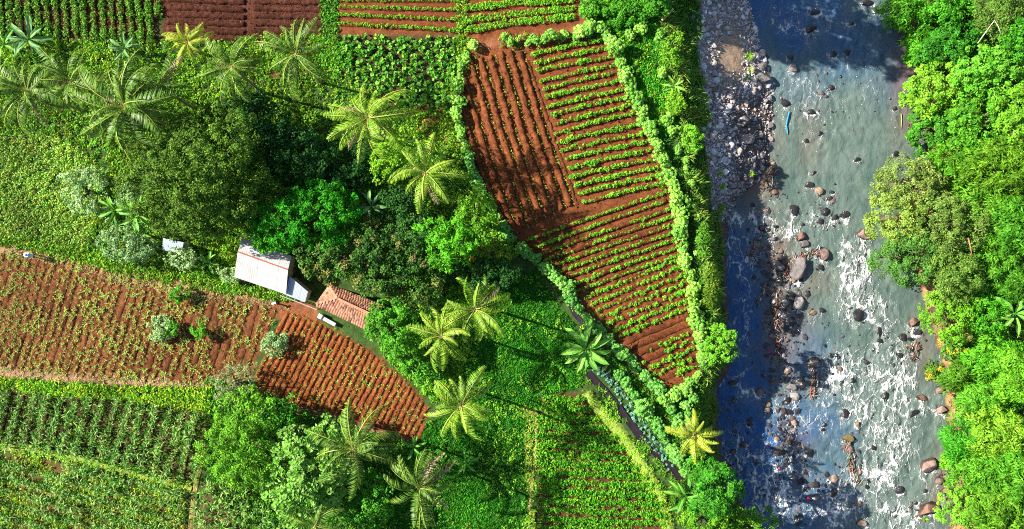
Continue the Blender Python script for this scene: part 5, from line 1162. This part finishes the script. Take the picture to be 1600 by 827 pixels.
# ------------------------------------------------------------------ buildings
def metal_mat(name, col, rough, rust):
    m, N, L, b = new_mat(name); tc = N.new("ShaderNodeTexCoord")
    n = N.new("ShaderNodeTexNoise"); n.inputs["Scale"].default_value = 1.3; n.inputs["Detail"].default_value = 9; n.inputs["Roughness"].default_value = .7; L.new(tc.outputs["Object"], n.inputs["Vector"])
    r = N.new("ShaderNodeValToRGB"); r.color_ramp.elements[0].position = .35; r.color_ramp.elements[1].position = .68
    r.color_ramp.elements[0].color = (*col, 1); r.color_ramp.elements[1].color = (*rust, 1); L.new(n.outputs["Fac"], r.inputs[0]); oi = N.new("ShaderNodeObjectInfo"); mv = N.new("ShaderNodeMapRange"); mv.inputs[3].default_value = .86; mv.inputs[4].default_value = 1.06; L.new(oi.outputs["Random"], mv.inputs[0])
    sv = N.new("ShaderNodeVectorMath"); sv.operation = 'SCALE'; L.new(r.outputs[0], sv.inputs[0]); L.new(mv.outputs[0], sv.inputs["Scale"]); L.new(sv.outputs[0], b.inputs["Base Color"])
    b.inputs["Roughness"].default_value = rough; b.inputs["Specular IOR Level"].default_value = .5; return m
M_ZINC = metal_mat("whitewashed_metal", (0.56, 0.58, 0.60), .5, (0.38, 0.36, 0.34)); M_BLUE = metal_mat("blue_grey_metal", (0.36, 0.44, 0.56), .45, (0.44, 0.48, 0.55))
M_WALL = metal_mat("plaster", (0.42, 0.36, 0.28), .9, (0.30, 0.24, 0.18)); M_CAP = metal_mat("rusty_red_cap", (0.45, 0.10, 0.06), .7, (0.30, 0.08, 0.05))
M_CLAY = tint_mat("clay_tile", .8, .25, 2.0, .4, .3, 12.0); M_WOOD = tint_mat("timber", .85, .2, 4, .3, .3, 10)

def sheet(name, A, B, Cc, D, waves, mat, parent, org):
    """corrugated roof sheet: ridge edge A-B, eave edge D-C"""
    A, B, Cc, D = [np.asarray(v, float) - org for v in (A, B, Cc, D)]; nu = waves * 4 + 1; s = np.linspace(0, 1, nu)[:, None]
    nrm = unit(np.cross(B - A, D - A)); nrm = nrm * np.sign(nrm[2]); wv = (.004 * np.sin(np.linspace(0, waves * 2 * np.pi, nu)))[:, None] * nrm
    top, bot = A + (B - A) * s + wv, D + (Cc - D) * s + wv; V = np.stack([top, bot], 1).reshape(-1, 3); F = [(2 * i, 2 * i + 1, 2 * i + 3, 2 * i + 2) for i in range(nu - 1)]
    o = link(name, mesh_np(name, V, F, mat), parent); k = o.modifiers.new("thickness", 'SOLIDIFY'); k.thickness = .008; return o
def slope(thing, org, A, B, Cc, D, n, waves, mat):
    parent = link('roof', None, thing)
    A, B, Cc, D = map(np.asarray, (A, B, Cc, D))
    for i in range(n):
        a, b = i / n, (i + 1) / n + (.012 if i < n - 1 else 0); lift = np.array([0, 0, .012 * (i % 2)])
        sheet("roof_sheet", A + (B - A) * a + lift, A + (B - A) * b + lift, D + (Cc - D) * b + lift, D + (Cc - D) * a + lift, waves, mat, parent, org)
def prism_wall(name, quad, z0, z1, parent, org, mat):
    q = [np.array([*p[:2], 0]) - [org[0], org[1], 0] for p in quad]; V = [(*p[:2], z0) for p in q] + [(*p[:2], z1) for p in q]
    F = [(i, (i + 1) % 4, 4 + (i + 1) % 4, 4 + i) for i in range(4)] + [(3, 2, 1, 0), (4, 5, 6, 7)]
    return link(name, mesh_np(name, np.array(V), F, mat, np.full((8, 3), .3)), parent)
def inset(quad, f):
    c = np.mean(quad, 0); return [c + (np.asarray(p) - c) * f for p in quad]

zr, ze = 3.1, 2.55
A_, B_, C_, D_ = P(371.5, 393.5, zr), P(450, 421.5, zr), P(446.6, 460, ze), P(366, 433, ze)
E_, F_ = A_ + (A_ - D_) * np.array([.55, .55, 0]) + [0, 0, -(zr - ze) * .9], B_ + (B_ - C_) * np.array([.55, .55, 0]) + [0, 0, -(zr - ze) * .9]
org = np.array([*(np.mean([D_, C_, E_, F_], 0)[:2]), 0.0])
shed = empty("shed", org); tag(shed, "white corrugated metal roofed shed beside the brown field", "shed")
slope(shed, org, A_, B_, C_, D_, 5, 6, M_ZINC); slope(shed, org, A_ + [0, 0, -.01], B_ + [0, 0, -.01], F_, E_, 5, 6, M_ZINC)
prism_wall("wall", inset([D_, C_, F_, E_], .92), 0, 2.35, shed, org, M_WALL)
V, F = tube([A_ - org + [0, 0, .03], (A_ + B_) / 2 - org + [0, 0, .035], B_ - org + [0, 0, .03]], [.06, .06, .06], 6); link("ridge_cap", mesh_np("ridge_cap", V, F, M_CAP), shed)
G_ = [P(452, 431, 2.45), P(481, 456, 2.3), P(476.5, 472.5, 2.1), P(446, 461, 2.15)]
org = np.array([*np.mean(G_, 0)[:2], 0.0]); lean = empty("lean_to", org); tag(lean, "lower blue grey metal lean to at the right end of the white shed", "shed")
slope(lean, org, G_[0], G_[1], G_[2], G_[3], 3, 5, M_BLUE); prism_wall("wall", inset(G_, .86), 0, 2.0, lean, org, M_WALL)
rail = np.array([P(438, 462, 1.9), P(470, 474, 1.9), P(495, 484, 1.9)]); V, F = tube(rail - rail[1], .05, 6)
fr = empty("bamboo_rail", (rail[1][0], rail[1][1], 0)); tag(fr, "thin weathered rail running from the lean to towards the tiled house", "rail")
link("pole", mesh_np("pole", V + [0, 0, 1.9], F, M_WOOD, np.broadcast_to((0.40, 0.36, 0.34), V.shape)), fr)
for q in rail:
    V, F = tube([(q[0] - rail[1][0], q[1] - rail[1][1], -.1), (q[0] - rail[1][0], q[1] - rail[1][1], 1.0), (q[0] - rail[1][0], q[1] - rail[1][1], 1.93)], .05, 6); link("post", mesh_np("post", V, F, M_WOOD, np.broadcast_to((0.25, 0.18, 0.12), V.shape)), fr)
# small blue roof
G_ = [P(255, 372, 2.3), P(287, 379, 2.3), P(283, 396, 1.95), P(253, 391, 1.95)]
org = np.array([*np.mean(G_, 0)[:2], 0.0]); hut = empty("hut", org); tag(hut, "tiny hut with a blue sheet roof below the huge olive tree", "hut")
slope(hut, org, *G_, 3, 4, M_BLUE); prism_wall("wall", inset(G_, .85), 0, 1.85, hut, org, M_WALL)
# tiled house
zr, ze = 3.9, 2.7
RL, RR = P(529, 467, zr), P(580, 491, zr); SWc, SEc, NEc, NWc = P(492, 477, ze), P(574, 516, ze), P(600, 478, ze), P(515, 445, ze)
org = np.array([*np.mean([SWc, SEc, NEc, NWc], 0)[:2], 0.0]); house = empty("tiled_house", org); tag(house, "house with a red clay tiled roof beside the ploughed field", "house")
prism_wall("wall", inset([SWc, SEc, NEc, NWc], .86), 0, 2.75, house, org, M_WALL)
def tiles(A, B, Cc, D, label):
    """slope with ridge edge A-B and eave edge D-C covered in courses of curved clay tiles"""
    A, B, Cc, D = [np.asarray(v, float) - org for v in (A, B, Cc, D)]; nrm = unit(np.cross(B - A, D - A) + np.cross(Cc - B, D - B)); nrm = nrm * np.sign(nrm[2])
    V0 = np.array([A, B, Cc, D]); rf = link("roof", None, house); link("roof_deck", mesh_np("roof_deck", V0 - nrm * .05, [(0, 1, 2, 3)], M_CLAY, np.full((4, 3), .1)), rf)
    eave = unit(Cc - D); down = unit(np.cross(eave, nrm)); down = down * np.sign((D - A) @ down); Ls = (D - A) @ down
    acc = Acc(); nr = int(Ls / .27); r = np.random.default_rng(int(abs(A[0] * 100)))
    for j in range(nr):
        t = (j + .5) / nr; l, rr = A + (D - A) * t, B + (Cc - B) * t; W = np.linalg.norm(rr - l); n = max(1, int(W / .235))
        for i in range(n):
            c = l + (rr - l) * ((i + .5) / n) + nrm * r.uniform(0, .012); w = W / n * .5; hl = .16
            prof = [(-1, 0), (-.5, .024), (0, .032), (.5, .024), (1, 0)]; V = []
            for s, lift in ((-hl, 0.0), (hl, .025)):
                for u, zz in prof: V.append(c + eave * u * w * .96 + down * s + nrm * (zz + lift))
            col = np.array((0.44, 0.20, 0.13)) * r.uniform(.6, 1.2) * (np.array([1, 1, 1]) if r.random() > .08 else np.array([.4, .5, .5]))
            acc.add(np.array(V), [(k, k + 1, k + 6, k + 5) for k in range(4)], col)
    o = link("roof_tiles", acc.mesh("roof_tiles", M_CLAY), rf); o["kind"] = "stuff"; o["label"] = label
tiles(RL, RR, SEc, SWc, "sunlit orange clay tiles facing the ploughed field"); tiles(RR, RL, NWc, NEc, "dark red clay tiles facing the trees"); tiles(RL + [0, .01, 0], RL + [.02, 0, 0], SWc, NWc, "faded clay tiles of the left hip")
V0 = np.array([RR, SEc, NEc]) - org; link("gable", mesh_np("gable", V0, [(0, 1, 2)], M_WALL), house)
V, F = tube([RL - org + [0, 0, .08], (RL + RR) / 2 - org + [0, 0, .08], RR - org + [0, 0, .08]], .13, 6); link("ridge_tiles", mesh_np("ridge_tiles", V, F, M_CLAY, np.broadcast_to((0.55, 0.26, 0.15), V.shape)), house)
# white trough and standpipe
q = P(511, 501, .5); tr = empty("water_trough", (q[0], q[1], 0), math.radians(-29)); tag(tr, "long white trough lying between the tiled house and the ploughed field", "trough")
def boxm(name, sx, sy, sz, z, mat, parent, col, x=0, y=0):
    V = np.array([(a * sx / 2 + x, b * sy / 2 + y, z + c * sz) for c in (0, 1) for a, b in ((-1, -1), (1, -1), (1, 1), (-1, 1))]); F = [(3, 2, 1, 0), (4, 5, 6, 7), (0, 1, 5, 4), (1, 2, 6, 5), (2, 3, 7, 6), (3, 0, 4, 7)]
    o = link(name, mesh_np(name, V, F, mat, np.broadcast_to(col, V.shape)), parent); b = o.modifiers.new("edge", 'BEVEL'); b.width = min(sx, sy, sz) * .12; b.segments = 2; return o
boxm("basin", 1.55, .34, .35, .12, M_PAINT, tr, (0.72, 0.72, 0.70), .12); boxm("tank", .42, .48, .55, .08, M_PAINT, tr, (0.78, 0.78, 0.76), -.78, .03); boxm("water", 1.35, .2, .03, .455, M_PAINT, tr, (0.5, 0.52, 0.5), .12)
q = P(428, 474, .8); sp_ = empty("standpipe", (q[0], q[1], 0), .4); tag(sp_, "small white tap post at the corner of the brown field", "tap post")
boxm("post", .12, .12, .85, 0, M_PAINT, sp_, (0.7, 0.7, 0.7)); boxm("cap", .42, .2, .08, .85, M_PAINT, sp_, (0.75, 0.75, 0.75))

# ------------------------------------------------------------------ farmer
def person():
    q = P(52, 400, .8); root = empty("person", (q[0], q[1], .12), math.radians(160)); tag(root, "person in a pale blue shirt working at the edge of the brown field", "person")
    J = {'pel': (0, 0, .85), 'che': (.14, 0, 1.18), 'neck': (.22, 0, 1.38), 'hd': (.27, 0, 1.52), 'top': (.30, 0, 1.62), 'sl': (.18, .19, 1.34), 'el': (.32, .24, 1.10), 'hl': (.50, .14, .98), 'sr': (.18, -.19, 1.34), 'er': (.34, -.22, 1.10), 'hr': (.52, -.10, 1.0),
         'kl': (.06, .13, .46), 'al': (-.02, .14, .06), 'tl': (.14, .15, .03), 'kr': (-.02, -.12, .46), 'ar': (-.12, -.13, .06), 'tr': (.04, -.14, .03), 'ql': (.02, .11, .8), 'qr': (.0, -.11, .8)}
    E = [('pel', 'che'), ('che', 'neck'), ('neck', 'hd'), ('hd', 'top'), ('che', 'sl'), ('sl', 'el'), ('el', 'hl'), ('che', 'sr'), ('sr', 'er'), ('er', 'hr'), ('pel', 'ql'), ('ql', 'kl'), ('kl', 'al'), ('al', 'tl'), ('pel', 'qr'), ('qr', 'kr'), ('kr', 'ar'), ('ar', 'tr')]
    R = dict(pel=.15, che=.16, neck=.06, hd=.10, top=.07, sl=.07, el=.05, hl=.04, sr=.07, er=.05, hr=.04, kl=.065, al=.045, tl=.04, kr=.065, ar=.045, tr=.04, ql=.09, qr=.09)
    K = list(J); me = bpy.data.meshes.new("body"); me.from_pydata([J[k] for k in K], [(K.index(a), K.index(b)) for a, b in E], []); o = bpy.data.objects.new("body", me); C.objects.link(o)
    s = o.modifiers.new("skin", 'SKIN'); o.modifiers.new("sub", 'SUBSURF').levels = 1
    for k, v in zip(K, me.skin_vertices[0].data): v.radius = (R[k], R[k]); v.use_root = k == 'pel'
    dg = bpy.context.evaluated_depsgraph_get(); ev = bpy.data.meshes.new_from_object(o.evaluated_get(dg)); bpy.data.objects.remove(o)
    V = np.array([v.co[:] for v in ev.vertices]); col = np.empty(V.shape); col[:] = (0.50, 0.62, 0.82)
    col[V[:, 2] < .86] = (0.05, 0.05, 0.09); col[V[:, 2] > 1.42] = (0.25, 0.13, 0.08); col[(V[:, 0] > .36) & (V[:, 2] < 1.12)] = (0.28, 0.15, 0.09)
    a = ev.attributes.new("tint", 'FLOAT_COLOR', 'POINT'); a.data.foreach_set("color", np.c_[col, np.ones(len(V))].astype(np.float32).ravel()); ev.materials.clear(); ev.materials.append(M_PAINT)
    for p in ev.polygons: p.use_smooth = True
    link("body", ev, root)
    ring = [(.0, 1.70), (.06, 1.69), (.12, 1.62), (.13, 1.60), (.21, 1.575)]; n = 14; V = [(.29 + r * math.cos(a), r * math.sin(a), z) for r, z in ring for a in np.linspace(0, 2 * math.pi, n, endpoint=False)]
    F = [(i * n + j, i * n + (j + 1) % n, (i + 1) * n + (j + 1) % n, (i + 1) * n + j) for i in range(4) for j in range(n)]
    link("hat", mesh_np("hat", np.array(V), F, M_PAINT, np.broadcast_to((0.45, 0.60, 0.85), (len(V), 3)), True), root)["label"] = "pale blue sun hat"
person()
